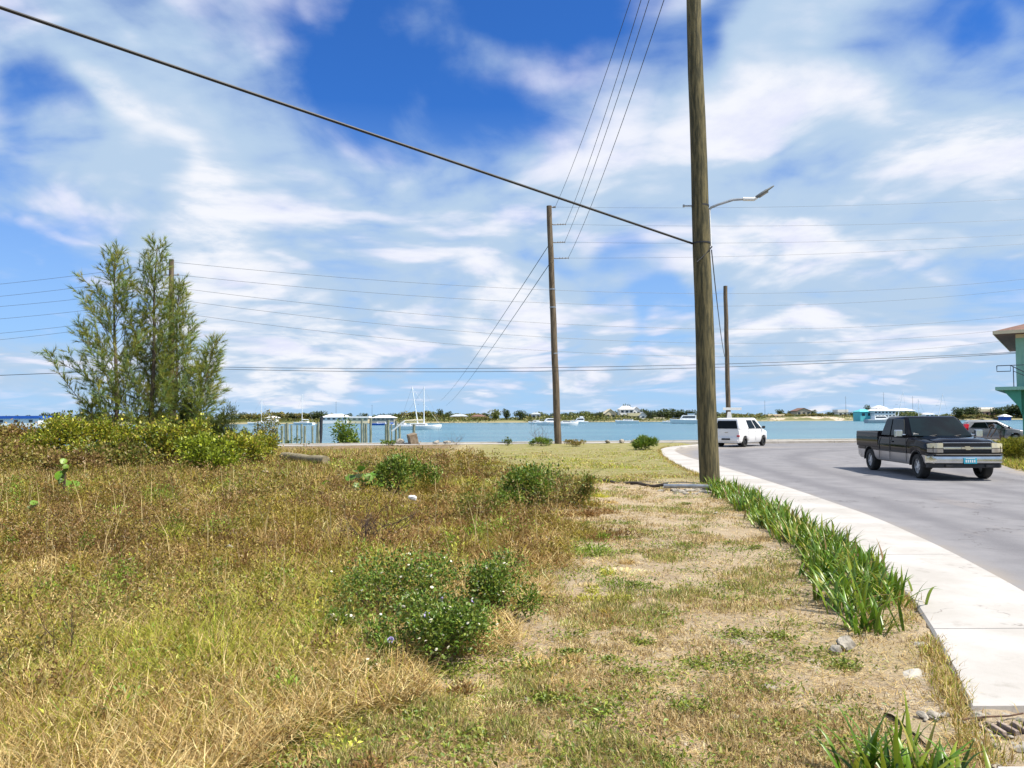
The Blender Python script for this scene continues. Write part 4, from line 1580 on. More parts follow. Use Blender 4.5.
# fallen log
l0, l1 = A(283, 464.5, 29), A(326, 466.5, 26.3)
for p in (l0, l1):
    p.z = gz(p.x, p.y) + 0.32
mb = MB()
K = 8
mb.tube([(l1 - l0) * (i / K) + Vector((0, 0, 0.015 * math.sin(i))) for i in range(K + 1)], [0.15 * (1 + 0.06 * math.sin(i * 2.2)) for i in range(K + 1)], 14)
LOGM = mat('old pole wood', (0.30, 0.25, 0.16), (0.17, 0.145, 0.085), 0.9, scale=3, stretch=(0.6, 5, 5), bump=0.5)
tag(mb.build('fallen_log', LOGM, smooth=True, loc=l0), 'old grey log lying in the grass near the leafy shrubs', 'log')

# steel pipe and plate by the thick pole
a, b_ = G(664, 486, 0.16), G(724, 487, 0.18)
mb = MB()
mb.tube([Vector((0, 0, 0)), (b_ - a) * 0.5 + Vector((0, 0, .012)), b_ - a], 0.05, 12)
tag(mb.build('steel_pipe', STEEL, smooth=True, loc=a), 'galvanised steel pipe lying across the foot of the thick pole', 'pipe')
a = G(703, 489.5, 0.10)
mb = MB()
mb.box(-0.02, 0.85, -0.06, 0.06, -0.04, 0.05)
fb = mb.build('steel_channel', STEEL, bevel=0.01, loc=a)
tag(fb, 'short flat steel channel lying in front of the pipe', 'steel offcut')
mb = MB()
a, b_ = G(600, 481.5, 0.12), G(668, 486, 0.13)  # dark tube added along the line of the thick pole's cast shadow
n_ = 16
mb.tube([(b_ - a) * (i / n_) + Vector((0, 0.05 * math.sin(i * 1.3), 0.03 * math.sin(i * 0.9))) for i in range(n_ + 1)], 0.04, 8)
tag(mb.build('pole_shadow_tube', mat('painted pole shade', (0.035, 0.028, 0.022), (0.06, 0.045, 0.035), 0.8, scale=8), smooth=True, loc=a), 'dark perished hose trailing from the pipe into the weeds', 'hose')

# broken drain at the end of the pavement
RUST = mat('rusty iron', (0.16, 0.085, 0.05), (0.07, 0.045, 0.035), 0.9, scale=12, bump=0.6)
PITSHADE = mat('painted drain pit shade', (0.02, 0.016, 0.013), (0.035, 0.028, 0.022), 0.95, scale=9)  # near-black colour on a solid box, painting the shade inside the drain
dc = G(997, 729, 0.10)
dc.z = 0.075
DR = empty('drain_grate', dc, 0.16, 'broken drain inlet with thick worn bars at the pavement end', 'drain')
mb = MB()
mb.box(-0.30, 0.62, -0.19, 0.16, -0.10, 0.03)
mb.build('pit', PITSHADE, DR)
DR.scale = (0.42, 0.42, 0.5)
mb = MB()
for k in range(5):
    x = -0.22 + k * 0.17
    mb.box(x, x + 0.062, -0.18, 0.17, 0.028, 0.085, mat=Matrix.Rotation(R(-10 + 3 * (k % 3)), 4, 'Z'))
mb.build('bar', mat('worn pinkish concrete', (0.42, 0.34, 0.29), (0.25, 0.19, 0.155), 0.95, scale=9, bump=0.7), DR, bevel=0.012)
mb = MB()
mb.tube([(-0.35, 0.20, 0.11), (0.0, 0.215, 0.115), (0.35, 0.20, 0.11), (0.6, 0.22, 0.12)], 0.011, 8)
mb.build('reinforcing_rod', RUST, DR, smooth=True)
rg = random.Random(4)
for k in range(130):
    x, y = rg.uniform(2.35, 3.6), rg.uniform(3.88, 4.58)
    if abs(x - dc.x - 0.07) < 0.2 and abs(y - dc.y) < 0.10:
        continue
    s_ = 0.016 + 0.032 * rg.random() ** 2.5
    rock('concrete_rubble', (x, y, 0.10 + s_ * 0.2), s_ * 1.3, s_, s_ * 0.6, ROCK, 'small broken concrete rubble scattered round the drain inlet', 'rubble', 200 + k, k, 'rubble round the drain')
mb = MB()
rr_ = []
fill_ = MB()
gx = np.linspace(2.2, 3.86, 64)
gy = np.linspace(3.8, 4.66, 32)
GX, GY = np.meshgrid(gx, gy)
GZ = 0.098 + 0.07 * (vnoise(GX * 6, GY * 6, 21, 4) - 0.5)
pit = ((GX > dc.x - 0.10) & (GX < dc.x + 0.24) & (GY > dc.y - 0.07) & (GY < dc.y + 0.06))
GZ = np.where(pit, 0.04, GZ)
ii = (np.arange(31)[:, None] * 64 + np.arange(63)[None, :]).ravel()
tag(np_mesh('drain_soil', np.stack([GX, GY, GZ], -1).reshape(-1, 3), np.stack([ii, ii + 1, ii + 65, ii + 64], -1), gm, smooth=True), kind='structure')

# ------------------------------------------------------------------ boats
def hull_rings(L_, B, fb, sheer=0.25, dr=0.4, flare=1.0, full=0.55):
    rings = []
    for t_ in np.linspace(0, 1, 11):
        x = -L_ / 2 + L_ * t_
        w_ = B / 2 * (1 - max(0, (t_ - full) / (1 - full)) ** 2.0) * (0.9 + 0.1 * min(1, t_ * 4))
        w_ = max(w_, 0.02)
        zt = fb + sheer * max(0, t_ - 0.3) ** 2 * 2
        x2 = x + (0.05 * L_ * t_ ** 6)
        rings.append([(x, 0, -dr * (1 - t_ ** 4)), (x, w_ * 0.72, -dr * 0.5 * (1 - t_ ** 4)), (x2, w_ * 0.93, zt * 0.5), (x2, w_, zt), (x2, w_ * 0.9, zt + 0.04), (x2, 0, zt + 0.08),
                      (x2, -w_ * 0.9, zt + 0.04), (x2, -w_, zt), (x2, -w_ * 0.93, zt * 0.5), (x, -w_ * 0.72, -dr * 0.5 * (1 - t_ ** 4))])
    return rings


def sailboat(px, py, L_, mast, heading, label, masts=((0.1, 0.0),), name='sailboat', cover_m=None, raked=None):
    o = W(px, py)
    root = empty(name, o, heading, label, 'sailboat')
    mb = MB()
    fb = 0.10 * L_ * 0.9
    mb.loft(hull_rings(L_, L_ * 0.28, fb))
    hl = mb.build('hull', GEL, root, smooth=True)
    mb = MB()
    mb.box(-L_ * 0.22, L_ * 0.2, -L_ * 0.085, L_ * 0.085, fb + 0.03, fb + L_ * 0.055)
    cbn = mb.build('cabin', GEL, root, bevel=0.12)
    for s_ in (1, -1):
        mb = MB()
        mb.box(-L_ * 0.18, L_ * 0.16, s_ * L_ * 0.0855 - 0.02, s_ * L_ * 0.0855 + 0.02, fb + L_ * 0.022, fb + L_ * 0.04)
        mb.build('window', WINDOW, cbn)
    for mx_, tilt in masts:
        mb = MB()
        x0 = mx_ * L_
        top = Vector((x0 + tilt * mast, 0, fb + mast))
        mb.tube([(x0, 0, fb), top], [0.16, 0.10], 8)
        mo = mb.build('mast', GEL, root, smooth=True)
        mb = MB()
        for ex in (L_ * 0.52, -L_ * 0.48):
            mb.tube([top - Vector((0, 0, 0.2)), (ex, 0, fb + 0.2)], 0.02, 4)
        mb.tube([(x0, 0.75, fb + mast * 0.55), (x0, -0.75, fb + mast * 0.55)], 0.05, 6)
        mb.build('rigging', STEEL, mo)
        mb = MB()
        mb.tube([(x0, 0, fb + L_ * 0.13), (x0 - L_ * 0.36, 0, fb + L_ * 0.12)], 0.08, 8)
        mb.tube([(x0 - 0.2, 0, fb + L_ * 0.14), (x0 - L_ * 0.34, 0, fb + L_ * 0.13)], [0.2, 0.12], 8)
        mb.build('boom', cover_m or GEL, root, smooth=True)
    return root


def motorboat(px, py, L_, heading, label, cab_h=1.4, fly=False, canopy=None, hull_m=None, name='motorboat', fbm=1.0):
    o = W(px, py)
    root = empty(name, o, heading, label, 'motorboat')
    fb = L_ * 0.115 * fbm
    mb = MB()
    mb.loft(hull_rings(L_, L_ * 0.30, fb, sheer=0.4))
    mb.build('hull', hull_m or GEL, root, smooth=True)
    mb = MB()
    a0, a1 = -L_ * 0.25, L_ * 0.17
    w_ = L_ * 0.11
    mb.loft([[(a0, -w_, fb), (a0, w_, fb), (a1 + cab_h * 0.7, w_ * 0.8, fb), (a1 + cab_h * 0.7, -w_ * 0.8, fb)], [(a0, -w_ * 0.9, fb + cab_h), (a0, w_ * 0.9, fb + cab_h), (a1, w_ * 0.75, fb + cab_h), (a1, -w_ * 0.75, fb + cab_h)]])
    cb_ = mb.build('cabin', GEL, root, bevel=0.06)
    for s_ in (1, -1):
        mb = MB()
        p = lambda u, v: (a0 + (a1 + cab_h * 0.7 * (1 - v) - a0) * u, s_ * (w_ * (1 - 0.1 * v) * (1 - 0.2 * u) + 0.02), fb + cab_h * v)
        mb.prism([p(0.08, 0.42), p(0.92, 0.42), p(0.90, 0.82), p(0.08, 0.82)], (0, s_ * 0.02, 0))
        mb.build('window', WINDOW, cb_)
    if fly:
        mb = MB()
        mb.box(a0 + L_ * 0.05, a0 + L_ * 0.26, -w_ * 0.75, w_ * 0.75, fb + cab_h + 0.002, fb + cab_h + 0.7)
        mb.build('flybridge', GEL, root, bevel=0.08)
    if canopy:
        mb = MB()
        zc = fb + cab_h + (1.5 if fly else 0.9)
        mb.box(a0 - L_ * 0.02, a0 + L_ * 0.28, -w_ * 0.9, w_ * 0.9, zc, zc + 0.14)
        cn = mb.build('canopy', canopy, root, bevel=0.04)
        mb = MB()
        for x in (a0, a0 + L_ * 0.25):
            for y in (-w_ * 0.8, w_ * 0.8):
                mb.tube([(x, y, fb + cab_h), (x, y, zc + 0.02)], 0.035, 6)
        mb.build('canopy_post', STEEL, cn)
    mb = MB()
    mb.tube([(L_ * 0.15, w_ * 1.1, fb + 0.75), (L_ * 0.42, w_ * 0.4, fb + 0.95), (L_ * 0.49, 0, fb + 1.0), (L_ * 0.42, -w_ * 0.4, fb + 0.95), (L_ * 0.15, -w_ * 1.1, fb + 0.75)], 0.03, 6)
    for x, y in ((0.2, 1.0), (0.35, 0.65), (0.46, 0.2)):
        for s_ in (1, -1):
            mb.tube([(L_ * x, s_ * w_ * y, fb), (L_ * x, s_ * w_ * y, fb + 0.9)], 0.025, 5)
    mb.build('bow_rail', STEEL, root)
    return root


sailboat(262, 425, 11, 10.5, R(200), 'white sailboat moored behind the leafy shrub, nearest the trees', ((0.02, 0.0),))
sailboat(304, 424.8, 10, 12.5, R(160), 'white sailboat with tall bare mast behind the dock pilings', ((0.10, 0.0),))
sailboat(419, 429.6, 9.8, 9.3, R(0), 'white sailboat with tall white mast moored past the tilted block', ((0.12, 0.0), (-0.02, -0.16)), cover_m=CREAM)
motorboat(399, 428.0, 7.5, R(170), 'low white open boat moored stern on to the white sailboat', 0.5)
motorboat(382, 425.2, 8, R(10), 'white boat with blue hull stripe in front of the shore shed', 0.6, hull_m=BLUEROOF, fbm=0.7)
motorboat(535.8, 424.0, 5.6, R(185), 'small white cuddy boat moored beside the shore pole', 0.9)
motorboat(551, 425.2, 9.4, R(190), 'white cabin cruiser with dark canopy behind the shore pole', 1.3, canopy=NAVY)
motorboat(567, 425.4, 7.0, R(5), 'low white motorboat just past the shore pole', 0.7)
motorboat(580, 423.4, 7.0, R(185), 'white cabin boat with high wheelhouse between the low boat and cream house', 1.6, fly=True)
motorboat(627.5, 423.4, 9.2, R(175), 'long white launch with dark bow below the white two storey house', 0.7)
motorboat(688, 423.6, 12.5, R(170), 'large white flybridge cruiser moored beside the thick timber pole', 1.8, fly=True, canopy=GREYROOF)
motorboat(669, 423.3, 5.0, R(182), 'tiny white boat moored astern of the large cruiser', 0.6)
motorboat(880, 423.0, 11.0, R(8), 'grey white cruiser moored below the turquoise and white houses', 1.4, canopy=NAVY, hull_m=GREYROOF)
sailboat(896, 422, 10, 11.5, R(10), 'sailboat with raked mast behind the pickup cab', ((0.05, 0.28),))
sailboat(939, 422, 10, 10.5, R(190), 'sailboat with mast raked towards the pink building, behind the pickup', ((0.05, -0.25),))
sailboat(918, 421.6, 9, 9.0, R(10), 'sailboat with thin upright mast behind the middle of the pickup', ((0.05, 0.0),))

# ------------------------------------------------------------------ island houses
def Ip(px, Y, back=0.0):
    p = A(px, 415, Y)
    p.z = island_z(p.x)
    return p


def house(px, wpx, top, eave, Y, wall, roof, kind, label, depth=9.0, windows=3, floors=1, base=None, cat='house', gable_front=False, name='house'):
    s_ = Y / F_PX
    w_ = wpx * s_
    o = A(px, 418, Y)
    zh = CAM_H
    hy = 417.3 - (px - 512) * math.tan(ROLL)
    zt, ze = zh + (hy - top) * s_, zh + (hy - eave) * s_
    zb = base if base is not None else max(0.6, island_z(o.x) - 1.2)
    o.z = zb
    root = empty(name, o, rp.uniform(-0.05, 0.05), label, cat)
    he, ht = ze - zb, zt - zb
    mb = MB()
    mb.box(-w_ / 2, w_ / 2, 0, depth, -1.5, he)
    if gable_front:
        mb.prism([(-w_ / 2, 0.002, he), (w_ / 2, 0.002, he), (0, 0.002, ht - 0.1)], (0, depth - 0.004, 0))
    mb.build('wall', wall, root)
    mb = MB()
    ov_ = 0.45
    if gable_front:
        for sg in (1, -1):
            mb.prism([(sg * (w_ / 2 + ov_), -ov_, he - 0.25), (0, -ov_, ht), (0, -ov_, ht + 0.22), (sg * (w_ / 2 + ov_), -ov_, he - 0.02)], (0, depth + 2 * ov_, 0))
    elif kind == 'flat':
        mb.box(-w_ / 2 - ov_, w_ / 2 + ov_, -ov_, depth + ov_, he + 0.002, ht)
    else:
        in_ = min(w_ * 0.28, depth * 0.45)
        mb.loft([[(-w_ / 2 - ov_, -ov_, he + 0.002), (w_ / 2 + ov_, -ov_, he + 0.002), (w_ / 2 + ov_, depth + ov_, he + 0.002), (-w_ / 2 - ov_, depth + ov_, he + 0.002)],
                 [(-w_ / 2 - ov_, -ov_, he + 0.15), (w_ / 2 + ov_, -ov_, he + 0.15), (w_ / 2 + ov_, depth + ov_, he + 0.15), (-w_ / 2 - ov_, depth + ov_, he + 0.15)],
                 [(-w_ / 2 + in_, depth * 0.48, ht), (w_ / 2 - in_, depth * 0.48, ht), (w_ / 2 - in_, depth * 0.52, ht), (-w_ / 2 + in_, depth * 0.52, ht)]])
    mb.build('roof', roof, root)
    for f in range(floors):
        fh = he / floors
        for k in range(windows):
            x = -w_ / 2 + w_ * (k + 0.5) / windows
            ww = min(1.5, w_ / windows * 0.55)
            mb = MB()
            mb.box(x - ww / 2, x + ww / 2, -0.05, 0.02, f * fh + fh * 0.34, f * fh + fh * 0.80)
            wq = mb.build('window', WINDOW, root)
    return root, w_, he, ht


house(16, 44, 415.9, 418.6, 300, WHITE, BLUEROOF, 'flat', 'long white shed with bright blue roof beyond the shrubs', 8, 3, 1, 0.0, 'shed', name='shed')
house(271, 10, 416, 418, 405, WHITE, WHITEROOF, 'hip', 'tiny white house beside the first sailboat mast', 7, 2)
house(334, 26, 413.8, 417.4, 400, WHITE, WHITEROOF, 'hip', 'white shore building with broad domed white roof behind the mangrove', 14, 5, cat='shed', name='shed')
house(357, 22, 416.3, 418.0, 402, CREAM, WHITEROOF, 'flat', 'low white shed joining the domed roof and the hip roofed shed', 10, 4, cat='shed', name='shed')
house(383, 22, 415.2, 418.0, 402, BEIGEWALL, WHITEROOF, 'hip', 'open fronted shed with white hip roof past the mangrove', 12, 5, cat='shed', name='shed')
house(459, 17, 414.0, 416.5, 430, CREAM, GREYROOF, 'hip', 'long cream bungalow half hidden by trees past the white sailboat', 9, 4)
house(478, 14, 414.6, 416.6, 432, PALEYEL, REDROOF, 'hip', 'yellowish bungalow beside the two round dark trees', 9, 3)
house(536, 9, 412.4, 414.4, 425, WHITE, GREYROOF, 'hip', 'pale house with slate grey roof behind the small cuddy boat', 8, 2)
house(610.5, 11, 409.2, 413.6, 428, CREAM, CREAM, 'hip', 'cream gabled house with dark windows beside the white two storey house', 9, 2, 1, gable_front=True)
r_, w_, he, ht = house(627, 13.5, 405.8, 409.5, 435, WHITE, WHITEROOF, 'hip', 'white two storey hilltop house under a domed tree', 10, 3, 2)
house(636.5, 8, 407.0, 410.2, 440, WHITE, WHITEROOF, 'hip', 'white upper wing set back behind the pale yellow house', 8, 2, 1, gable_front=True)
house(634.5, 11, 413.0, 416.0, 422, PALEYEL, PALEYEL, 'flat', 'pale yellow low house below the white two storey house', 7, 3)
house(643, 6.5, 412.2, 415.8, 420, WHITE, GREYROOF, 'hip', 'small white gabled boathouse at the water edge', 7, 1, 1, gable_front=True, cat='boathouse', name='boathouse')
house(659, 9, 417.4, 418.7, 421, CREAM, CREAM, 'flat', 'low pale hut under the dense dark trees', 5, 2, cat='hut', name='hut')
house(776, 15, 414.2, 415.5, 440, PINK, CREAM, 'flat', 'low pinkish wall building on the scrub past the van', 6, 4)
house(804, 14, 408.2, 410.8, 470, BEIGEWALL, REDROOF, 'hip', 'red roofed house on the sandy bank', 10, 3, 1, gable_front=True)
house(843, 9, 409.5, 412.0, 470, WHITE, WHITEROOF, 'flat', 'plain white block on the ridge between the red and turquoise houses', 8, 2)
house(866.5, 12, 409.3, 411.9, 395, TURQ, TURQ, 'hip', 'bright turquoise house beside the white two storey boathouse', 9, 2, 1)
house(885, 21, 408.0, 411.0, 390, WHITE, WHITEROOF, 'hip', 'white two storey boathouse with a row of dark windows above a turquoise base', 11, 6, 2, cat='boathouse', name='boathouse')
house(882, 10, 405.6, 408.3, 394, WHITE, WHITEROOF, 'hip', 'white lookout room rising behind the two storey boathouse', 6, 3)
house(905, 20, 408.2, 410.8, 398, WHITE, WHITEROOF, 'hip', 'white roofed house behind the pickup cab', 9, 4)
house(930, 9, 413, 414.6, 405, WHITE, WHITEROOF, 'hip', 'tiny white cottage glimpsed above the pickup roof', 7, 2)
house(985, 29, 409.2, 411.6, 430, PINK, CREAM, 'flat', 'long pink building above the silver car', 10, 6, 1, cat='building', name='building')
house(988, 12, 407.3, 409.3, 436, WHITE, WHITEROOF, 'flat', 'white upper storey set behind the long pink building', 8, 3, cat='building', name='building')
house(1008, 6.5, 414.3, 416.8, 380, BLUEROOF, WHITEROOF, 'hip', 'small hut with bright white hip roof beside the green building', 5, 1, cat='hut', name='hut')
for k, px in enumerate((765, 884, 846, 913, 336, 372)):
    p = A(px, 415, 425 + 6 * k)
    p.z = 0.8
    mb = MB()
    hh = (9.5, 14, 12, 12, 11, 9)[k]
    mb.tube([(0, 0, 0), (0.02, 0, hh)], [0.12, 0.05], 6)
    mb.tube([(-0.8, 0, hh * 0.92), (0.8, 0, hh * 0.92)], 0.03, 5)
    tag(mb.build('mast_pole', WIREGREY, loc=p), 'thin far aerial mast rising above the island roofs', 'mast', 'aerial masts on the island')

# ------------------------------------------------------------------ plants
RG = np.random.default_rng(11)


def unit(a):
    return a / np.maximum(np.linalg.norm(a, axis=1, keepdims=True), 1e-9)


def leaves_geo(P, D, N, L_, W_, cols, fold=0.25):
    """a folded four-cornered leaf at each point; D along the leaf, N its face normal"""
    D = unit(D)
    S = unit(np.cross(D, N))
    N2 = np.cross(S, D)
    L_ = np.broadcast_to(L_, (len(P),))[:, None]
    W_ = np.broadcast_to(W_, (len(P),))[:, None]
    a = P
    m = P + D * L_ * 0.45
    l = m - S * W_ * 0.5 + N2 * W_ * fold
    r = m + S * W_ * 0.5 + N2 * W_ * fold
    tip = P + D * L_ - N2 * L_ * 0.08
    V = np.stack([a, l, tip, r], 1).reshape(-1, 3)
    b = np.arange(len(P))[:, None] * 4
    F = np.concatenate([b + np.array([[0, 2, 1]]), b + np.array([[0, 3, 2]])], 0)
    return V, F, np.repeat(cols, 4, 0)


def palette(n, cols, rng, jit=0.18):
    cols = np.array(cols)
    i = rng.integers(0, len(cols), n)
    j = rng.integers(0, len(cols), n)
    f = rng.random((n, 1))
    c = cols[i] * f + cols[j] * (1 - f)
    return np.clip(c * (1 + jit * rng.normal(size=(n, 1))), 0.004, 1)


def bush(name, loc, rx_, ry_, h, n, ll, lw, cols, seed, label, cat='shrub', group=None, lobes=9, stems=6, up=0.5, mat_=None, low=0.1, loose=0.06, pw=0.45):
    rng = np.random.default_rng(seed)
    root = empty(name, loc, 0, label, cat, group)
    lc = np.stack([rng.uniform(-0.62, 0.62, lobes) * rx_, rng.uniform(-0.62, 0.62, lobes) * ry_, rng.uniform(0.28, 0.75, lobes) * h], -1)
    lc[0] = (0, 0, h * 0.70)
    rad = rng.uniform(0.26, 0.48, lobes)
    edge = 1 - np.clip(np.hypot(lc[:, 0] / rx_, lc[:, 1] / ry_), 0, 1) * 0.35
    rad = rad * edge
    k = rng.integers(0, lobes, n)
    d_ = unit(rng.normal(size=(n, 3)) + np.array([0, 0, 0.35]))
    rr = rng.random(n) ** pw
    stray = rng.random(n) < loose
    rr = np.where(stray, rr * rng.uniform(1.1, 1.8, n), rr)
    sc = np.stack([rad[k] * rx_, rad[k] * ry_, rad[k] * h * 0.85], -1)
    P = lc[k] + d_ * sc * rr[:, None]
    P[:, 2] = np.abs(P[:, 2] - low * h * 0.3) + low * h * 0.3
    P[:, 2] = np.minimum(P[:, 2], h * 1.08)
    D = unit(d_ + rng.normal(size=(n, 3)) * 0.6 + np.array([0, 0, up]))
    N = unit(rng.normal(size=(n, 3)) * 0.6 + np.array([0.0, 0, 1.0]))
    V, F, c = leaves_geo(P, D, N, ll * rng.uniform(0.6, 1.2, n), lw * rng.uniform(0.6, 1.2, n), palette(n, cols, rng))
    np_mesh('foliage', V, F, mat_ or LEAF, c, root)
    mb = MB()
    for q in range(stems):
        e = Vector(lc[q % lobes]) * 0.95
        b0 = Vector((rng.uniform(-0.12, 0.12) * rx_, rng.uniform(-0.12, 0.12) * ry_, -0.05))
        mid = b0.lerp(e, 0.5) + Vector((rng.normal() * 0.05 * rx_, rng.normal() * 0.05 * ry_, 0.05 * h))
        r0 = 0.012 * h + 0.004
        mb.tube([b0, mid, e], [r0, r0 * 0.7, r0 * 0.35], 5)
    mb.build('stems', TWIG, root, smooth=True)
    return root


SG = [(0.40, 0.44, 0.03), (0.29, 0.36, 0.03), (0.50, 0.45, 0.04), (0.15, 0.22, 0.02), (0.33, 0.24, 0.06), (0.08, 0.12, 0.018)]
DK = [(0.08, 0.15, 0.022), (0.13, 0.19, 0.028), (0.05, 0.09, 0.018), (0.20, 0.24, 0.035)]
LT = [(0.11, 0.22, 0.025), (0.17, 0.29, 0.035), (0.065, 0.14, 0.018), (0.26, 0.32, 0.04)]
OL = [(0.26, 0.24, 0.04), (0.33, 0.27, 0.055), (0.17, 0.18, 0.03), (0.36, 0.25, 0.09), (0.28, 0.16, 0.08)]


def at_ground(px, Y):
    d_ = ray(px, 450)
    x = d_.x * Y / d_.y
    return Vector((x, Y, gz(x, Y) - 0.02))


# the belt of leafy shrubs under the casuarinas: px, Y, half width, height, seed, palette, label
BELT = [(-48, 30, 2.3, 1.35, 1, OL, 'olive brown shrub at the open end of the shrub belt'),
        (14, 31, 2.0, 1.42, 2, OL + [(0.33, 0.20, 0.09)], 'brownish shrub below the blue roofed shed'),
        (62, 29, 1.6, 1.62, 3, SG, 'yellowish green shrub under the outermost feathery branches'),
        (106, 30.0, 1.5, 1.55, 4, SG, 'olive shrub round the foot of the first feathery tree'),
        (126, 26.6, 1.5, 0.95, 5, DK + OL, 'low broad leaved shrub in front of the paired trunks'),
        (166, 27.6, 1.8, 1.50, 6, SG, 'leafy shrub beneath the tree with the utility pole'),
        (208, 23.4, 1.25, 1.15, 7, [(0.40, 0.45, 0.03), (0.30, 0.38, 0.03), (0.20, 0.27, 0.02), (0.10, 0.15, 0.02)], 'bright yellow green shrub, closest of the shrub belt'),
        (240, 26.0, 0.95, 1.15, 8, SG, 'deep green shrub at the front end of the shrub belt'),
        (244, 29.0, 1.15, 1.10, 9, SG, 'leafy shrub at the water end of the belt'),
        (262, 33, 0.9, 1.05, 10, SG, 'small leafy shrub behind the end of the belt'),
        (78, 24.5, 1.4, 0.62, 11, [(0.30, 0.19, 0.08), (0.22, 0.13, 0.06), (0.28, 0.25, 0.05)], 'low olive scrub in front of the belt, behind the lime green sprout'),
        (-10, 25.5, 2.2, 1.05, 12, OL, 'low yellowish scrub in the meadow below the blue roofed shed')]
for px, Y, hw, h, sd0, pl_, lab in BELT:
    bush('leafy_shrub', at_ground(px, Y), hw, hw * 0.8, h * 1.17, int(1900 * hw * max(1, h)), 0.125, 0.085, pl_, sd0, lab, group='shrub belt under the casuarinas', lobes=16, stems=9, loose=0.14, pw=0.55)
bush('casuarina_sapling', at_ground(228, 32), 0.95, 0.8, 2.25, 5200, 0.20, 0.022, [(0.07, 0.11, 0.02), (0.10, 0.14, 0.03), (0.05, 0.08, 0.02)], 20, 'feathery green sapling beside the casuarina stand', 'sapling', lobes=8, up=0.7)
bush('casuarina_sapling', at_ground(186, 32.5), 0.9, 0.8, 2.6, 5200, 0.20, 0.022, [(0.05, 0.09, 0.02), (0.08, 0.12, 0.03)], 21, 'dark feathery sapling at the foot of the utility pole', 'sapling', lobes=8, up=0.7)

# shrubs of the lot
bush('green_shrub', at_ground(397, 17.2), 0.62, 0.5, 1.02, 2000, 0.085, 0.045, LT + LT + DK, 31, 'rounded glossy green shrub in the middle of the brown meadow', lobes=14, loose=0.12, pw=0.55)
bush('green_shrub', at_ground(425, 18.0), 0.45, 0.4, 0.70, 900, 0.075, 0.04, LT, 32, 'looser green shrub against the rounded glossy shrub')
bush('dark_shrub', at_ground(531, 14.6), 0.75, 0.6, 0.95, 2500, 0.075, 0.042, LT + LT + DK, 33, 'dark leafy shrub in front of the shore pole, by the mown verge', lobes=14, loose=0.2, pw=0.6)
bush('dark_shrub', at_ground(502, 14.2), 0.5, 0.45, 0.55, 1400, 0.065, 0.035, LT, 34, 'low bright green shrub joined to the dark leafy shrub', lobes=12, loose=0.2, pw=0.65)
bush('dark_shrub', at_ground(566, 15.2), 0.75, 0.55, 0.72, 1900, 0.07, 0.03, OL + LT, 35, 'straggly olive shrub between the dark shrub and the hose', lobes=12, loose=0.25, pw=0.7)
bush('dark_shrub', at_ground(478, 13.2), 0.6, 0.5, 0.55, 1500, 0.06, 0.028, OL + LT, 36, 'straggly low shrub on the meadow side of the dark shrub', lobes=12, loose=0.25, pw=0.7)
bush('round_shrub', at_ground(645, 40.0), 0.72, 0.6, 0.62, 1500, 0.26, 0.05, LT, 37, 'round spiky green shrub by the corner of the pavement', up=0.8)
bush('shore_shrub', at_ground(541, 47.0), 0.95, 0.6, 0.55, 1300, 0.10, 0.06, LT, 38, 'low green shrub at the foot of the shore pole')
bush('shore_shrub', at_ground(575, 46.4), 0.9, 0.6, 0.42, 900, 0.10, 0.05, OL, 39, 'low olive shrub on the road side of the shore pole')
bush('shore_shrub', at_ground(507, 48.5), 0.4, 0.3, 0.55, 300, 0.10, 0.05, DK, 40, 'thin dark weed standing against the sea wall')
bush('shore_shrub', at_ground(388, 48.6), 0.6, 0.4, 0.38, 500, 0.10, 0.06, LT, 42, 'small bright green weed at the sea wall near the tilted block')

# mangroves standing in the water by the wall
mgm = A(343, 444, 52.5)
mgm.z = WZ - 0.2
bush('mangrove', mgm, 1.5, 0.9, 2.9, 2000, 0.21, 0.12, LT + [(0.30, 0.34, 0.03)], 45, 'glossy green mangrove bush in the water among the pilings', lobes=11, stems=11, low=1.2)
mgm = A(296, 444, 53.0)
mgm.z = WZ - 0.2
bush('mangrove', mgm, 1.2, 0.7, 1.75, 420, 0.18, 0.09, DK, 46, 'sparse low mangrove among the bleached pilings', lobes=7, stems=9, low=1.0)
mgm = A(266, 436, 49.0)
mgm.z = 0.0
bush('mangrove', mgm, 1.15, 0.8, 2.3, 750, 0.18, 0.09, OL + DK, 47, 'brownish mangrove at the water end of the leafy shrubs', lobes=8, stems=8)

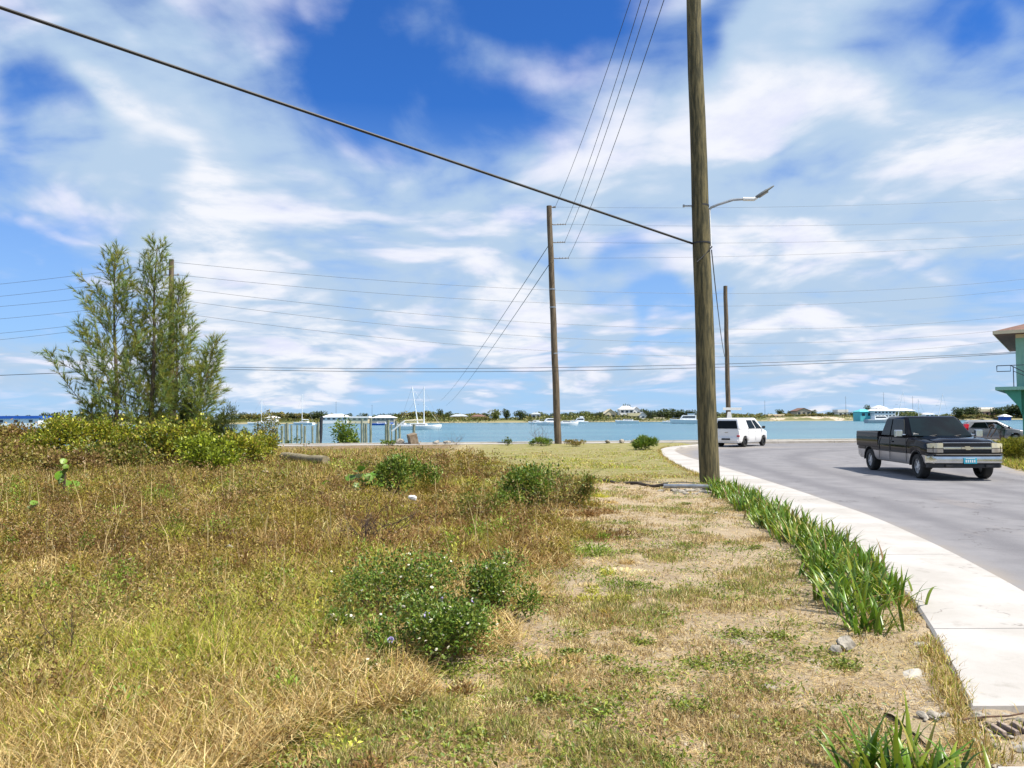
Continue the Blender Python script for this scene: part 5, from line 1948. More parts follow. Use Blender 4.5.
# sea grapes: a few big round leaves
def sea_grape(loc, n, h, spread, size, cols, seed, label):
    rng = np.random.default_rng(seed)
    root = empty('sea_grape', loc, 0, label, 'plant')
    Vs, Fs, Cs = [], [], []
    base = 0
    mb = MB()
    for k in range(n):
        c = np.array([rng.normal() * spread, rng.normal() * spread * 0.7, h * rng.uniform(0.3, 1.0)])
        nrm = unit(np.array([[rng.normal() * 0.5, -0.6 + rng.normal() * 0.5, 0.7]]))[0]
        s1 = unit(np.cross(nrm, [[0.3, 0.2, 1.0]]))[0]
        s2 = np.cross(nrm, s1)
        r_ = size * rng.uniform(0.6, 1.15)
        m_ = 10
        q = np.linspace(0, 2 * np.pi, m_, endpoint=False)
        ring = c + r_ * (np.cos(q)[:, None] * s1 + np.sin(q)[:, None] * s2) + nrm * (0.16 * r_ * np.cos(2 * q)[:, None])
        Vs.append(np.vstack([c[None] - nrm * 0.1 * r_, ring]))
        Fs.append(np.array([[base, base + 1 + i, base + 1 + (i + 1) % m_] for i in range(m_)]))
        Cs.append(np.repeat(palette(1, cols, rng), m_ + 1, 0))
        base += m_ + 1
        mb.tube([(0, 0, 0), tuple(c * np.array([0.4, 0.4, 0.6])), tuple(c)], [0.012, 0.008, 0.004], 5)
    np_mesh('leaves', np.vstack(Vs), np.vstack(Fs), LEAF, np.vstack(Cs), root)
    mb.build('stems', TWIG, root)
    return root


sea_grape(at_ground(66, 17.5), 13, 0.85, 0.13, 0.10, [(0.20, 0.36, 0.012), (0.13, 0.27, 0.012), (0.03, 0.07, 0.01)], 51, 'lime green sea grape sprout by itself in the brown meadow')
sea_grape(at_ground(361, 18.2), 22, 0.62, 0.30, 0.12, [(0.22, 0.40, 0.03), (0.10, 0.24, 0.02), (0.03, 0.06, 0.015)], 52, 'round leaved sea grape seedling beside the glossy green shrub')
sea_grape(at_ground(40, 13.9), 7, 0.35, 0.12, 0.08, [(0.15, 0.28, 0.03), (0.09, 0.18, 0.02)], 53, 'low green sea grape sprout in front of the lime green one')

# lantana with small pale flowers
PETAL = mat('pale flower petals', (0.80, 0.74, 0.50), (0.78, 0.76, 0.70), 0.6, scale=30)
MAUVE = mat('mauve morning glory petals', (0.48, 0.40, 0.72), (0.42, 0.34, 0.66), 0.6, scale=30)


def lantana(loc, rx_, ry_, h, n, seed, label, nf):
    root = bush('lantana_bush', loc, rx_, ry_, h, n, 0.036, 0.023, DK + LT + LT, seed, label, 'flowering bush', lobes=26, stems=16, up=0.3, loose=0.22, pw=0.6)
    rng = random.Random(seed)
    src = None
    fo = [c for c in root.children if c.name.startswith('foliage')][0]
    n_v = len(fo.data.vertices)
    tips = sorted((fo.data.vertices[i * 4].co.copy() for i in range(n_v // 4)), key=lambda v: -(v.z / h - v.y / ry_ * 0.4))[: n_v // 12]
    for k in range(nf):
        p = rng.choice(tips) + Vector((rng.uniform(-.02, .02), -0.02, 0.025))
        if src is None:
            mb = MB()
            for q in range(7):
                a = q * 2 * math.pi / 6
                x, y = (0.010 * math.cos(a), 0.010 * math.sin(a)) if q < 6 else (0, 0)
                zz = 0.0 if q < 6 else 0.004
                mb.tube([(x, y, zz - 0.003), (x, y, zz + 0.002), (x * 1.02, y * 1.02, zz + 0.003)], [0.003, 0.0065, 0.003], 6)
            src = mb.build('flower', PETAL, root)
            o = src
        else:
            o = src.copy()
            COL.objects.link(o)
            o.parent = root
        o.location = p
        o.rotation_euler = (rng.uniform(0.1, 0.9), rng.uniform(-0.5, 0.5), rng.uniform(0, 6))
        s_ = rng.uniform(0.6, 0.95)
        o.scale = (s_, s_, s_)
    return root


lantana(at_ground(423, 5.5), 0.58, 0.46, 0.46, 5600, 61, 'large lantana bush with pale flowers, closest bush to the camera', 28)
lantana(at_ground(398, 6.6), 0.70, 0.5, 0.70, 3300, 62, 'taller straggling lantana rising behind the large flowering bush', 24)
lantana(at_ground(499, 6.8), 0.42, 0.34, 0.58, 3600, 63, 'compact dark lantana bush standing apart beside the mown verge', 24)
lantana(at_ground(376, 5.05), 0.13, 0.12, 0.15, 420, 64, 'small dark lantana tuft at the front of the flowering bushes', 4)
lantana(at_ground(344, 6.1), 0.16, 0.14, 0.30, 500, 65, 'little lantana clump in the straw beside the flowering bushes', 8)
for k, (px, py) in enumerate(((391, 641), (427, 616), (473, 601), (441, 600))):
    p = A(px, py, 5.35 if px < 440 else 6.6)
    mb = MB()
    rings = []
    for r_, zz in ((0.004, 0), (0.010, 0.015), (0.022, 0.022), (0.024, 0.021)):
        rings.append([(r_ * math.cos(q), r_ * math.sin(q), zz) for q in np.linspace(0, 2 * math.pi, 10, endpoint=False)])
    mb.loft(rings, caps=False)
    mb.tube([(0, 0, 0), (0.01, 0.02, -0.12)], 0.002, 5)
    o = mb.build('morning_glory_flower', MAUVE, smooth=True, loc=p)
    o.rotation_euler = (R(55), 0, 0.2 * k)
    tag(o, ('mauve flower low on the large lantana bush', 'mauve flower near the top of the large lantana bush', 'pinkish mauve flower on the compact lantana', 'mauve flower between the two big lantanas')[k], 'flower')

# dry bare twiggy bush and dead stems
DARKTWIG = mat('dark dry twig', (0.075, 0.045, 0.035), (0.04, 0.025, 0.02), 0.9, scale=20)


def twig_bush(loc, h, spread, n, seed, label, name='bare_bush', m=TWIG, r0=0.006):
    rng = random.Random(seed)
    mb = MB()

    def grow(p, d_, ln, r_, lev):
        pts = [p]
        for i in range(4):
            d2 = (d_ + Vector((rng.gauss(0, .22), rng.gauss(0, .22), rng.gauss(0.05, .15)))).normalized()
            p = p + d2 * ln / 4
            pts.append(p)
            d_ = d2
        mb.tube(pts, [r_ * (1 - 0.17 * i) for i in range(5)], 4)
        if lev > 0:
            for _ in range(3):
                q = pts[rng.choice((1, 2, 3, 4))]
                grow(q, (d_ + Vector((rng.gauss(0, .7), rng.gauss(0, .7), rng.gauss(0.1, .3)))).normalized(), ln * 0.6, r_ * 0.55, lev - 1)

    for _ in range(n):
        grow(Vector((rng.gauss(0, .03), rng.gauss(0, .03), 0)), Vector((rng.gauss(0, spread), rng.gauss(0, spread), 1)).normalized(), h * rng.uniform(0.5, 0.75), r0, 2)
    return tag(mb.build(name, m, loc=loc), label, 'bush')


twig_bush(at_ground(366, 10.4), 0.80, 0.5, 11, 71, 'bare dark twiggy bush in the meadow behind the lantanas', m=DARKTWIG, r0=0.010)
twig_bush(at_ground(340, 10.9), 0.45, 0.6, 6, 72, 'bare brown twiggy bush beside the darker bare bush')
twig_bush(at_ground(64, 5.2), 0.62, 0.12, 2, 73, 'dead brown stem standing in the foreground straw', m=DARKTWIG, r0=0.0055)
twig_bush(at_ground(10, 4.9), 0.55, 0.25, 2, 74, 'dead forked stem at the edge of the foreground straw', m=DARKTWIG, r0=0.0055)
twig_bush(at_ground(36, 5.4), 0.58, 0.15, 2, 75, 'thin dead stem between the two foreground dead stems', r0=0.0035)
twig_bush(at_ground(560, 14.4), 0.95, 0.12, 2, 76, 'single tall dead stem rising from the dark shrub')
twig_bush(at_ground(538, 49.2), 1.5, 0.6, 9, 77, 'leafless grey bush against the sea wall by the shore pole', r0=0.012)
twig_bush(at_ground(456, 49.0), 0.9, 0.6, 6, 78, 'leafless low bush on the sea wall past the tilted block', r0=0.010)

# casuarinas -------------------------------------------------------
CASM = leaf_mat('casuarina needles', 0.6, 0.25, 0.3)


def casuarina(loc, h, seed, label, lean=(0, 0), spread=1.0, nb=64, up0=0.75):
    rng = random.Random(seed)
    nr = np.random.default_rng(seed)
    root = empty('casuarina_tree', loc, 0, label, 'tree', 'casuarina stand')
    mb = MB()
    K = 14
    tp = [Vector((lean[0] * (i / K) ** 1.3 + 0.05 * math.sin(i * 0.9 + seed), lean[1] * (i / K) + 0.05 * math.cos(i * 1.1 + seed), h * i / K - 0.1)) for i in range(K + 1)]
    mb.tube(tp, [0.012 * h * (1 - 0.93 * i / K) + 0.008 for i in range(K + 1)], 9)
    trunk = mb
    P, D, Ln, Cc = [], [], [], []
    for k in range(nb):
        f = 0.07 + 0.91 * (k + rng.random()) / nb
        i = min(K - 1, int(f * K))
        p = tp[i].lerp(tp[i + 1], f * K - i)
        az = k * 2.4 + rng.uniform(-0.5, 0.5)
        ln = h * (0.40 * (1 - f) ** 0.75 + 0.045) * rng.uniform(0.6, 1.15) * spread
        el = up0 + 0.35 * f + rng.uniform(-0.25, 0.2)
        d_ = Vector((math.cos(az) * math.cos(el), math.sin(az) * math.cos(el), math.sin(el)))
        M_ = 7
        pts = [p]
        for q in range(M_):
            d_ = (d_ + Vector((rng.gauss(0, .07), rng.gauss(0, .07), 0.035))).normalized()
            p = p + d_ * ln / M_
            pts.append(p)
        trunk.tube(pts, [(0.0045 * ln + 0.006) * (1 - 0.8 * q / M_) for q in range(M_ + 1)], 5)
        nt = max(4, int(ln * 7.5))
        for q in range(nt):
            g = 0.18 + 0.82 * (q + rng.random()) / nt
            i2 = min(M_ - 1, int(g * M_))
            pp = pts[i2].lerp(pts[i2 + 1], g * M_ - i2)
            td = (pts[i2 + 1] - pts[i2]).normalized()
            sd1 = Vector((rng.gauss(0, 1), rng.gauss(0, 1), rng.gauss(0, 0.8)))
            sd1 = (sd1 - td * sd1.dot(td)).normalized()
            tw = (td * rng.uniform(0.5, 1.2) + sd1 * 0.8 + Vector((0, 0, 0.15))).normalized()
            tl = rng.uniform(0.22, 0.62) * (1.15 - 0.45 * g)
            if rng.random() < 0.35:
                trunk.tube([pp, pp + tw * tl], [0.006, 0.003], 4)
            nn_ = 31
            tt = nr.random(nn_)
            base = np.array(pp)[None] + np.array(tw)[None] * (tl * tt[:, None])
            dd = unit(np.array(tw)[None] * 1.1 + nr.normal(size=(nn_, 3)) * 0.40 + np.array([0, 0, 0.04]))
            P.append(base)
            D.append(dd)
            Ln.append(nr.uniform(0.14, 0.34, nn_))
            tint = rng.random()
            c0 = np.array([0.23, 0.31, 0.05]) * (1 - tint) + np.array([0.30, 0.29, 0.055]) * tint
            if rng.random() < 0.3:
                c0 = np.array([0.18, 0.28, 0.09])
            Cc.append(np.clip(c0 * (1 + 0.2 * nr.normal(size=(nn_, 1))), 0.01, 1))
    trunk.build('trunk', BARK, root, smooth=True)
    P, D, Ln, Cc = np.vstack(P), np.vstack(D), np.concatenate(Ln), np.vstack(Cc)
    S = unit(np.cross(D, nr.normal(size=P.shape)))
    w_ = 0.0085
    V = np.stack([P - S * w_, P + S * w_, P + D * Ln[:, None] + S * w_ * 0.3], 1).reshape(-1, 3)
    b_ = np.arange(len(P))[:, None] * 3
    np_mesh('crown', V, b_ + np.array([[0, 1, 2]]), CASM, np.repeat(Cc, 3, 0), root)
    return root


casuarina(at_ground(117, 32.0), 8.75, 3, 'feathery casuarina with a drooping open side towards the blue roof', (-0.35, 0.1), 1.12, 62, 0.64)
casuarina(at_ground(151, 32.6), 9.35, 8, 'tallest feathery casuarina with a slender pointed top', (0.1, 0.0), 0.85, 60, 0.74)
casuarina(at_ground(174, 33.5), 7.6, 14, 'dense feathery casuarina wrapped round the utility pole', (0.1, 0), 0.95, 60, 0.7)
casuarina(at_ground(188, 32.0), 5.0, 19, 'short leaning casuarina on the water side of the stand', (1.1, 0), 1.0, 56, 0.6)
casuarina(at_ground(92, 31.5), 2.6, 23, 'young casuarina at the foot of the drooping one', (-0.1, 0), 0.9, 26, 0.6)

# lilies beside the pavement ------------------------------------------
LILY = [(0.085, 0.20, 0.010), (0.14, 0.27, 0.015), (0.04, 0.11, 0.008), (0.24, 0.31, 0.022)]


def lily(loc, n, ln, seed, label, group=None, wd=0.029, name='lily_clump'):
    rng = np.random.default_rng(seed)
    Vs, Fs, Cs = [], [], []
    K = 7
    cols = palette(n, LILY, rng, 0.12)
    for k in range(n):
        q_ = rng.random()
        if q_ < 0.06:
            cols[k] = (0.38, 0.33, 0.07)
        elif q_ < 0.10:
            cols[k] = (0.27, 0.17, 0.08)
        az = rng.uniform(0, 2 * np.pi)
        bx, by = rng.normal(0, 0.10), rng.normal(0, 0.10)
        el = rng.uniform(0.75, 1.5)
        L_ = ln * rng.uniform(0.55, 1.15)
        droop = rng.uniform(0.2, 1.5)
        p = np.array([bx, by, 0.0])
        row = []
        for q in range(K + 1):
            e2 = el - droop * (q / K) ** 1.8
            d_ = np.array([np.cos(az) * np.cos(e2), np.sin(az) * np.cos(e2), np.sin(e2)])
            s_ = np.array([-np.sin(az), np.cos(az), 0])
            nn = np.cross(d_, s_)
            w_ = wd * 0.5 * min(1.0, (1 - q / K) * 2.2 + 0.02) * (0.75 + 0.25 * min(1, q / 2)) * rng.uniform(0.97, 1.03)
            row += [p - s_ * w_ - nn * w_ * 0.35, p.copy(), p + s_ * w_ - nn * w_ * 0.35]
            p = p + d_ * L_ / K
            p[2] = max(p[2], 0.01)
        b0 = len(Vs) * 3 * (K + 1)
        Vs.append(np.array(row))
        for q in range(K):
            a = b0 + q * 3
            Fs += [(a, a + 1, a + 4, a + 3), (a + 1, a + 2, a + 5, a + 4)]
        Cs.append(np.repeat(cols[k][None], 3 * (K + 1), 0))
    o = np_mesh(name, np.vstack(Vs), np.array(Fs), STRAP, np.vstack(Cs), smooth=True, loc=loc)
    return tag(o, label, 'plant', group)


rl = random.Random(8)
k = 0
Yp = 18.6
while Yp > 7.2:
    for off in (0.22, 0.50):
        x = float(le(Yp)) - off - rl.uniform(-0.08, 0.14)
        y = Yp + rl.uniform(-0.12, 0.12)
        if off > 0.5 and Yp > 17.5:
            continue
        lily((x, y, gz(x, y) - 0.01), rl.randint(40, 64) if Yp < 13 else rl.randint(30, 44), 0.37 * rl.uniform(0.8, 1.2), 100 + k, 'strap leaved green lily clump in the row along the pavement edge', 'lily row along the pavement')
        k += 1
    Yp -= 0.42
for px, py, n_, ln in ((868, 630, 44, 0.38), (850, 612, 44, 0.40)):
    p = G(px, py, 0.09)
    lily(p, n_, ln, 300 + px, 'end lily clump with splayed leaves and yellowed tips beside the bare sandy wash' if px == 868 else 'bushy lily clump just behind the end clump of the row')
p = G(893, 786, 0.09)
lily((p.x - 0.02, p.y, gz(p.x, p.y)), 56, 0.38, 401, 'foreground lily clump with upright dark green leaves below the drain', None, 0.026)
p = G(925, 790, 0.09)
lily((p.x + 0.04, p.y + 0.02, gz(p.x, p.y)), 36, 0.32, 402, 'smaller foreground lily clump with arching leaves, closest to the slab', None, 0.024)

# verge by the road's inner bend ---------------------------------------
YG = [(0.30, 0.30, 0.03), (0.22, 0.25, 0.03), (0.36, 0.32, 0.05), (0.16, 0.20, 0.025)]
for k, (px, Y, hw, h, lab) in enumerate(((1012, 30.0, 0.75, 0.80, 'yellow green spiky bush at the verge next to the pickup'), (1040, 29.0, 0.9, 1.0, 'yellow green spiky bush at the verge, out by the frame edge'),
                                       (1024, 33.5, 1.0, 0.80, 'yellow green bush in front of the green building'), (1003, 36.5, 0.9, 0.75, 'yellow green bush in front of the bending person'), (1062, 32, 1.1, 1.0, 'yellow green bush beside the green building wall'))):
    bush('verge_bush', at_ground(px, Y), hw, hw * 0.8, h, 2300, 0.22, 0.035, YG, 80 + k, lab, lobes=10, up=0.9)

# island trees ---------------------------------------------------------
def tree_proto(seed, h, wd, cols, flat=0.6):
    rng = np.random.default_rng(seed)
    root = empty('island_tree', (0, 0, 0))
    lob = 9
    lc = np.stack([rng.uniform(-0.34, 0.34, lob) * wd, rng.uniform(-0.3, 0.3, lob) * wd, rng.uniform(0.22, 0.80, lob) * h], -1)
    rd = rng.uniform(0.18, 0.30, lob)
    n = 620
    k = rng.integers(0, lob, n)
    d_ = unit(rng.normal(size=(n, 3)))
    P = lc[k] + d_ * np.stack([rd[k] * wd, rd[k] * wd, rd[k] * h * 0.8], -1) * (rng.random((n, 1)) ** 0.4)
    P[:, 2] = np.clip(P[:, 2], 0.04 * h, h)
    V, F, c = leaves_geo(P, unit(d_ + rng.normal(size=(n, 3)) * 0.7), unit(rng.normal(size=(n, 3)) * 0.7 + np.array([0, 0, 1.0])), rng.uniform(0.5, 1.0, n), rng.uniform(0.35, 0.75, n), palette(n, cols, rng, 0.25))
    np_mesh('crown', V, F, LEAF, c, root)
    mb = MB()
    mb.tube([(0, 0, -0.5), (0.1, 0, h * 0.35), (0.0, 0.1, h * 0.6)], [0.22, 0.16, 0.08], 6)
    for q in range(4):
        mb.tube([(0.05, 0, h * 0.3), tuple(lc[q])], [0.10, 0.04], 5)
    mb.build('trunk', BARK, root)
    return root


TD = [(0.05, 0.085, 0.03), (0.07, 0.11, 0.035), (0.04, 0.07, 0.028)]
TG = [(0.14, 0.18, 0.04), (0.19, 0.22, 0.045), (0.09, 0.13, 0.03)]
TO = [(0.24, 0.22, 0.06), (0.28, 0.23, 0.075), (0.17, 0.17, 0.045)]
PROT = {'d': [tree_proto(1, 6.0, 7.0, TD), tree_proto(2, 7.0, 6.0, TD)], 'g': [tree_proto(3, 5.5, 7.0, TG), tree_proto(4, 6.5, 5.5, TG)], 'o': [tree_proto(5, 3.6, 7.5, TO), tree_proto(6, 4.4, 6.5, TO)]}
used_p = set()
rt = random.Random(12)


def island_tree(px, kind, top, Y, label, group=None, wpx=None):
    src = PROT[kind][rt.randrange(2)]
    h0 = {0: 6.0, 1: 7.0} if kind == 'd' else ({0: 5.5, 1: 6.5} if kind == 'g' else {0: 3.6, 1: 4.4})
    hh = h0[PROT[kind].index(src)]
    if id(src) in used_p:
        o = copy_tree(src)
    else:
        o = src
        used_p.add(id(src))
    p = A(px, 415, Y)
    p.z = max(0.2, island_z(p.x) - 0.7)
    hy = 417.3 - (px - 512) * math.tan(ROLL)
    zt = CAM_H + (hy - top) * Y / F_PX
    s_ = max(0.25, (zt - p.z) / hh)
    o.location = p
    o.rotation_euler = (0, 0, rt.uniform(0, 6.28))
    sw_ = max(0.55, s_) * 1.25 if wpx is None else wpx * Y / F_PX / 6.5
    o.scale = (sw_, sw_, s_)
    return tag(o, label, 'tree', group)


ROWS = [  # x0, x1, step, kinds, top range, Y, label, group
    (-60, 44, 7, 'dg', (414.5, 416.5), 420, 'distant dark tree behind the blue roofed shed', 'trees behind the blue roofed shed'),
    (44, 240, 9, 'dg', (412, 415), 420, 'distant tree glimpsed through the casuarina stand', 'trees behind the casuarina stand'),
    (240, 300, 6, 'do', (411.5, 415), 425, 'dark distant tree in the row between the two moored sailboats', 'trees between the sailboats'),
    (302, 333, 5, 'dg', (411, 414), 425, 'green distant tree just before the domed white building', 'trees before the domed building'),
    (350, 398, 7, 'dg', (412.5, 415), 440, 'distant tree behind the white sheds', 'trees behind the white sheds'),
    (398, 450, 5, 'gdo', (410, 414), 432, 'distant tree behind the white sailboat mast', 'trees behind the sailboat mast'),
    (450, 490, 6, 'dgo', (412.5, 414.5), 455, 'distant tree behind the cream bungalows', 'trees behind the bungalows'),
    (450, 488, 6, 'o', (416, 417.3), 421, 'low olive bush along the shore below the bungalows', 'bushes below the bungalows'),
    (525, 558, 5, 'dg', (411, 414), 440, 'distant tree behind the small cabin boats', 'trees behind the cabin boats'),
    (560, 604, 5, 'gdg', (410.5, 414), 430, 'distant green tree between the shore pole and the cream gabled house', 'trees before the cream house'),
    (603, 648, 6, 'd', (409.5, 412), 455, 'dark distant tree behind the white hilltop houses', 'trees behind the hilltop houses'),
    (647, 700, 4.2, 'd', (408.6, 412), 428, 'dense dark tree in the wood beside the boathouse', 'wood beside the boathouse'),
    (700, 735, 5, 'dg', (411.5, 414), 432, 'distant tree between the thick pole and the van', 'trees by the thick pole'),
    (735, 772, 5, 'og', (412.5, 415), 436, 'low scrubby tree above the white van', 'scrub above the van'),
    (785, 860, 6, 'oog', (412.5, 415.5), 445, 'low olive scrub tree on the sandy bank', 'scrub on the sandy bank'),
    (780, 858, 11, 'd', (409.0, 412.0), 478, 'small dark tree on the ridge near the red roofed house', 'trees on the ridge'),
    (893, 916, 7, 'g', (410.8, 412.5), 392, 'green tree in front of the white roofed house', 'trees before the white roofed house'),
    (915, 955, 6, 'og', (413, 415.5), 425, 'low far tree above the pickup roof', 'trees above the pickup'),
    (956, 980, 6, 'd', (405.5, 409.5), 425, 'dark tree beside the pink building', 'dark trees beside the pink building'),
    (958, 1004, 6, 'o', (413, 415), 421, 'olive bush on the shore below the pink building', 'bushes below the pink building'),
    (998, 1060, 6, 'd', (403.5, 408), 428, 'tall dark tree between the pink and green buildings', 'trees next to the green building'),
    (1064, 1130, 11, 'dg', (408, 412), 428, 'distant tree beyond the green building', 'trees beyond the green building')]
for x0, x1, st, kinds, (t0, t1), Y, lab, grp in ROWS:
    px = x0
    i = 0
    while px < x1:
        island_tree(px + rt.uniform(-st * .3, st * .3), kinds[i % len(kinds)], rt.uniform(t0, t1), Y + rt.uniform(-5, 7), lab, grp)
        px += st * rt.uniform(0.8, 1.2)
        i += 1
island_tree(495.5, 'g', 409.5, 424, 'large round light green tree at the water edge beside two dark ones', None, 13)
island_tree(506, 'd', 408.5, 430, 'taller round dark tree between the light green tree and the dark round one', None, 11)
island_tree(519.5, 'd', 410.5, 424, 'round dark tree at the water edge nearest the small cuddy boat', None, 13)
island_tree(625, 'd', 403.6, 445, 'domed dark tree standing above the white hilltop house', None, 9)
island_tree(584, 'g', 413.0, 423, 'bright yellow green round bush behind the high wheelhouse boat', None, 11)
island_tree(867, 'd', 405.2, 402, 'dark tree behind the bright turquoise house', None, 8)
island_tree(441, 'd', 408.6, 430, 'wind bent dark treetop above the shore past the sailboat', None, 8)

# ground cover of the island: scrub too far off to count
rng = np.random.default_rng(5)
n = 42000
x = rng.uniform(-380, 330, n)
off = rng.uniform(0.5, 34, n) ** 1.0
y = island_front(x) + off
nz = vnoise(x * 0.05, y * 0.05, 131, 3)
bare = np.clip(1 - (np.abs(x - 168) - 22) / 26, 0, 1)
keep = (rng.random(n) < np.clip((nz - 0.30) / 0.2, 0, 1) * (1 - 0.86 * bare))
x, y, off, nz = x[keep], y[keep], off[keep], nz[keep]
n = len(x)
zt_ = WZ + 0.3 + island_top(x) * np.clip(off / 12, 0.2, 1)
P = np.stack([x, y, zt_ + rng.random(n) * np.clip(nz * 4.2 - 0.9, 0.3, 2.4)], -1)
V, F, c = leaves_geo(P, unit(rng.normal(size=(n, 3))), unit(rng.normal(size=(n, 3)) * 0.7 + np.array([0, 0, 1.0])), rng.uniform(0.6, 1.3, n), rng.uniform(0.5, 1.0, n), palette(n, TG + TO + TD[:1], rng, 0.25))
tag(np_mesh('island_scrub', V, F, LEAF, c), kind='stuff')

# person by the silver car ------------------------------------------------
SKIN = mat('tanned skin', (0.42, 0.24, 0.15), (0.38, 0.21, 0.13), 0.6, scale=9)
SHIRT = mat('pale shirt cloth', (0.70, 0.68, 0.63), (0.62, 0.60, 0.56), 0.9, scale=12)
SHORTS = mat('beige shorts cloth', (0.42, 0.36, 0.28), (0.36, 0.30, 0.24), 0.9, scale=12)
HAIR = mat('dark hair', (0.02, 0.014, 0.01), (0.035, 0.025, 0.018), 0.7, scale=20)


def skin_fig(name, verts, edges, radii, m, parent, sub=2, root_i=0):
    me = bpy.data.meshes.new(name)
    me.from_pydata(verts, edges, [])
    me.materials.append(m)
    o = bpy.data.objects.new(name, me)
    COL.objects.link(o)
    o.parent = parent
    sk = o.modifiers.new('skin', 'SKIN')
    sk.use_smooth_shade = True
    for i, r_ in enumerate(radii):
        v = me.skin_vertices[0].data[i]
        v.radius = r_ if hasattr(r_, '__len__') else (r_, r_)
        v.use_root = (i == root_i)
    ss = o.modifiers.new('sub', 'SUBSURF')
    ss.levels = sub
    ss.render_levels = sub
    return o


pp = A(1001.8, 440, 46.0)
pe = empty('person', (pp.x, pp.y, gz(pp.x, pp.y) if pp.x > 30 else 0.02), 0, 'dark haired person in pale top and shorts bending over beside the silver car', 'person')
pe.location.z = 0.012
# bending towards -X at the hips, legs straight, arms reaching down and forward
bv = [(0, 0, 0.93), (-0.02, 0.10, 0.90), (0.0, 0.11, 0.50), (0.05, 0.11, 0.09), (-0.13, 0.12, 0.035),      # pelvis, hip, knee, ankle, toe
      (-0.02, -0.10, 0.90), (0.02, -0.12, 0.50), (0.06, -0.13, 0.09), (-0.12, -0.14, 0.035),
      (-0.20, 0, 1.08), (-0.40, 0, 1.20), (-0.50, 0, 1.24), (-0.58, 0, 1.24),                            # waist, chest, neck base, neck
      (-0.44, 0.19, 1.18), (-0.52, 0.22, 0.93), (-0.64, 0.18, 0.74), (-0.70, 0.16, 0.66),                      # arm
      (-0.44, -0.19, 1.18), (-0.50, -0.22, 0.92), (-0.62, -0.18, 0.72), (-0.68, -0.16, 0.64),
      (-0.67, 0, 1.21), (-0.76, 0, 1.14)]                                                               # head
be = [(0, 1), (1, 2), (2, 3), (3, 4), (0, 5), (5, 6), (6, 7), (7, 8), (0, 9), (9, 10), (10, 11), (11, 12), (10, 13), (13, 14), (14, 15), (15, 16), (10, 17), (17, 18), (18, 19), (19, 20), (12, 21), (21, 22)]
br = [0.13, 0.095, 0.062, 0.04, 0.035, 0.095, 0.062, 0.04, 0.035, (0.13, 0.11), (0.15, 0.11), 0.07, 0.055, 0.06, 0.045, 0.034, 0.03, 0.06, 0.045, 0.034, 0.03, 0.095, 0.085]
skin_fig('body', bv, be, br, SKIN, pe)
skin_fig('shirt', [(-0.03, 0, 0.97), (-0.20, 0, 1.085), (-0.40, 0, 1.205), (-0.49, 0, 1.24), (-0.44, 0.20, 1.18), (-0.49, 0.22, 1.02), (-0.44, -0.20, 1.18), (-0.48, -0.22, 1.02)], [(0, 1), (1, 2), (2, 3), (2, 4), (4, 5), (2, 6), (6, 7)], [0.15, 0.15, 0.165, 0.085, 0.078, 0.066, 0.078, 0.066], SHIRT, pe, root_i=2)
skin_fig('shorts', [(0, 0, 0.94), (-0.015, 0.10, 0.88), (0.0, 0.11, 0.55), (-0.015, -0.10, 0.88), (0.02, -0.12, 0.55)], [(0, 1), (1, 2), (0, 3), (3, 4)], [0.15, 0.112, 0.088, 0.112, 0.088], SHORTS, pe)
skin_fig('hair', [(-0.60, 0, 1.30), (-0.68, 0, 1.275), (-0.79, 0, 1.22), (-0.70, 0.03, 1.05)], [(0, 1), (1, 2), (1, 3)], [0.06, 0.105, 0.085, 0.05], HAIR, pe)
for s_ in (1, -1):
    hb_ = Vector((-0.70 if s_ > 0 else -0.68, 0.16 * s_, 0.65 if s_ > 0 else 0.63))
    mb = MB()
    mb.tube([hb_ + Vector((0.02, 0, 0.03)), hb_ + Vector((-0.03, 0, -0.04)), hb_ + Vector((-0.05, 0, -0.085))], [0.024, 0.036, 0.03], 8)
    for f in range(4):
        y = (f - 1.5) * 0.018
        ln = (0.075, 0.085, 0.08, 0.065)[f]
        q = hb_ + Vector((-0.05, y, -0.08))
        mb.tube([q, q + Vector((-0.02, 0, -ln * 0.5)), q + Vector((-0.01, 0, -ln))], [0.009, 0.009, 0.007], 6)
    q = hb_ + Vector((-0.035, -0.03 * s_, -0.05))
    mb.tube([q, q + Vector((-0.02, -0.02 * s_, -0.03)), q + Vector((-0.03, -0.018 * s_, -0.06))], [0.011, 0.010, 0.008], 6)
    mb.build('hand', SKIN, pe, smooth=True)

# ------------------------------------------------------------------ grass, straw and weeds
def meadow_edge(y):
    return np.interp(y, [-5, 2.5, 3.83, 4.93, 7.4, 10, 14, 18.5, 22, 26], [-3.0, -1.9, -1.35, -0.55, 0.15, 0.6, 1.25, 1.9, 1.3, -0.5])


def in_lot(x, y, m=0.06):
    return (x < le(np.clip(y, -40, 49.5)) - m) & (y < shoreY(x) - 1.9)


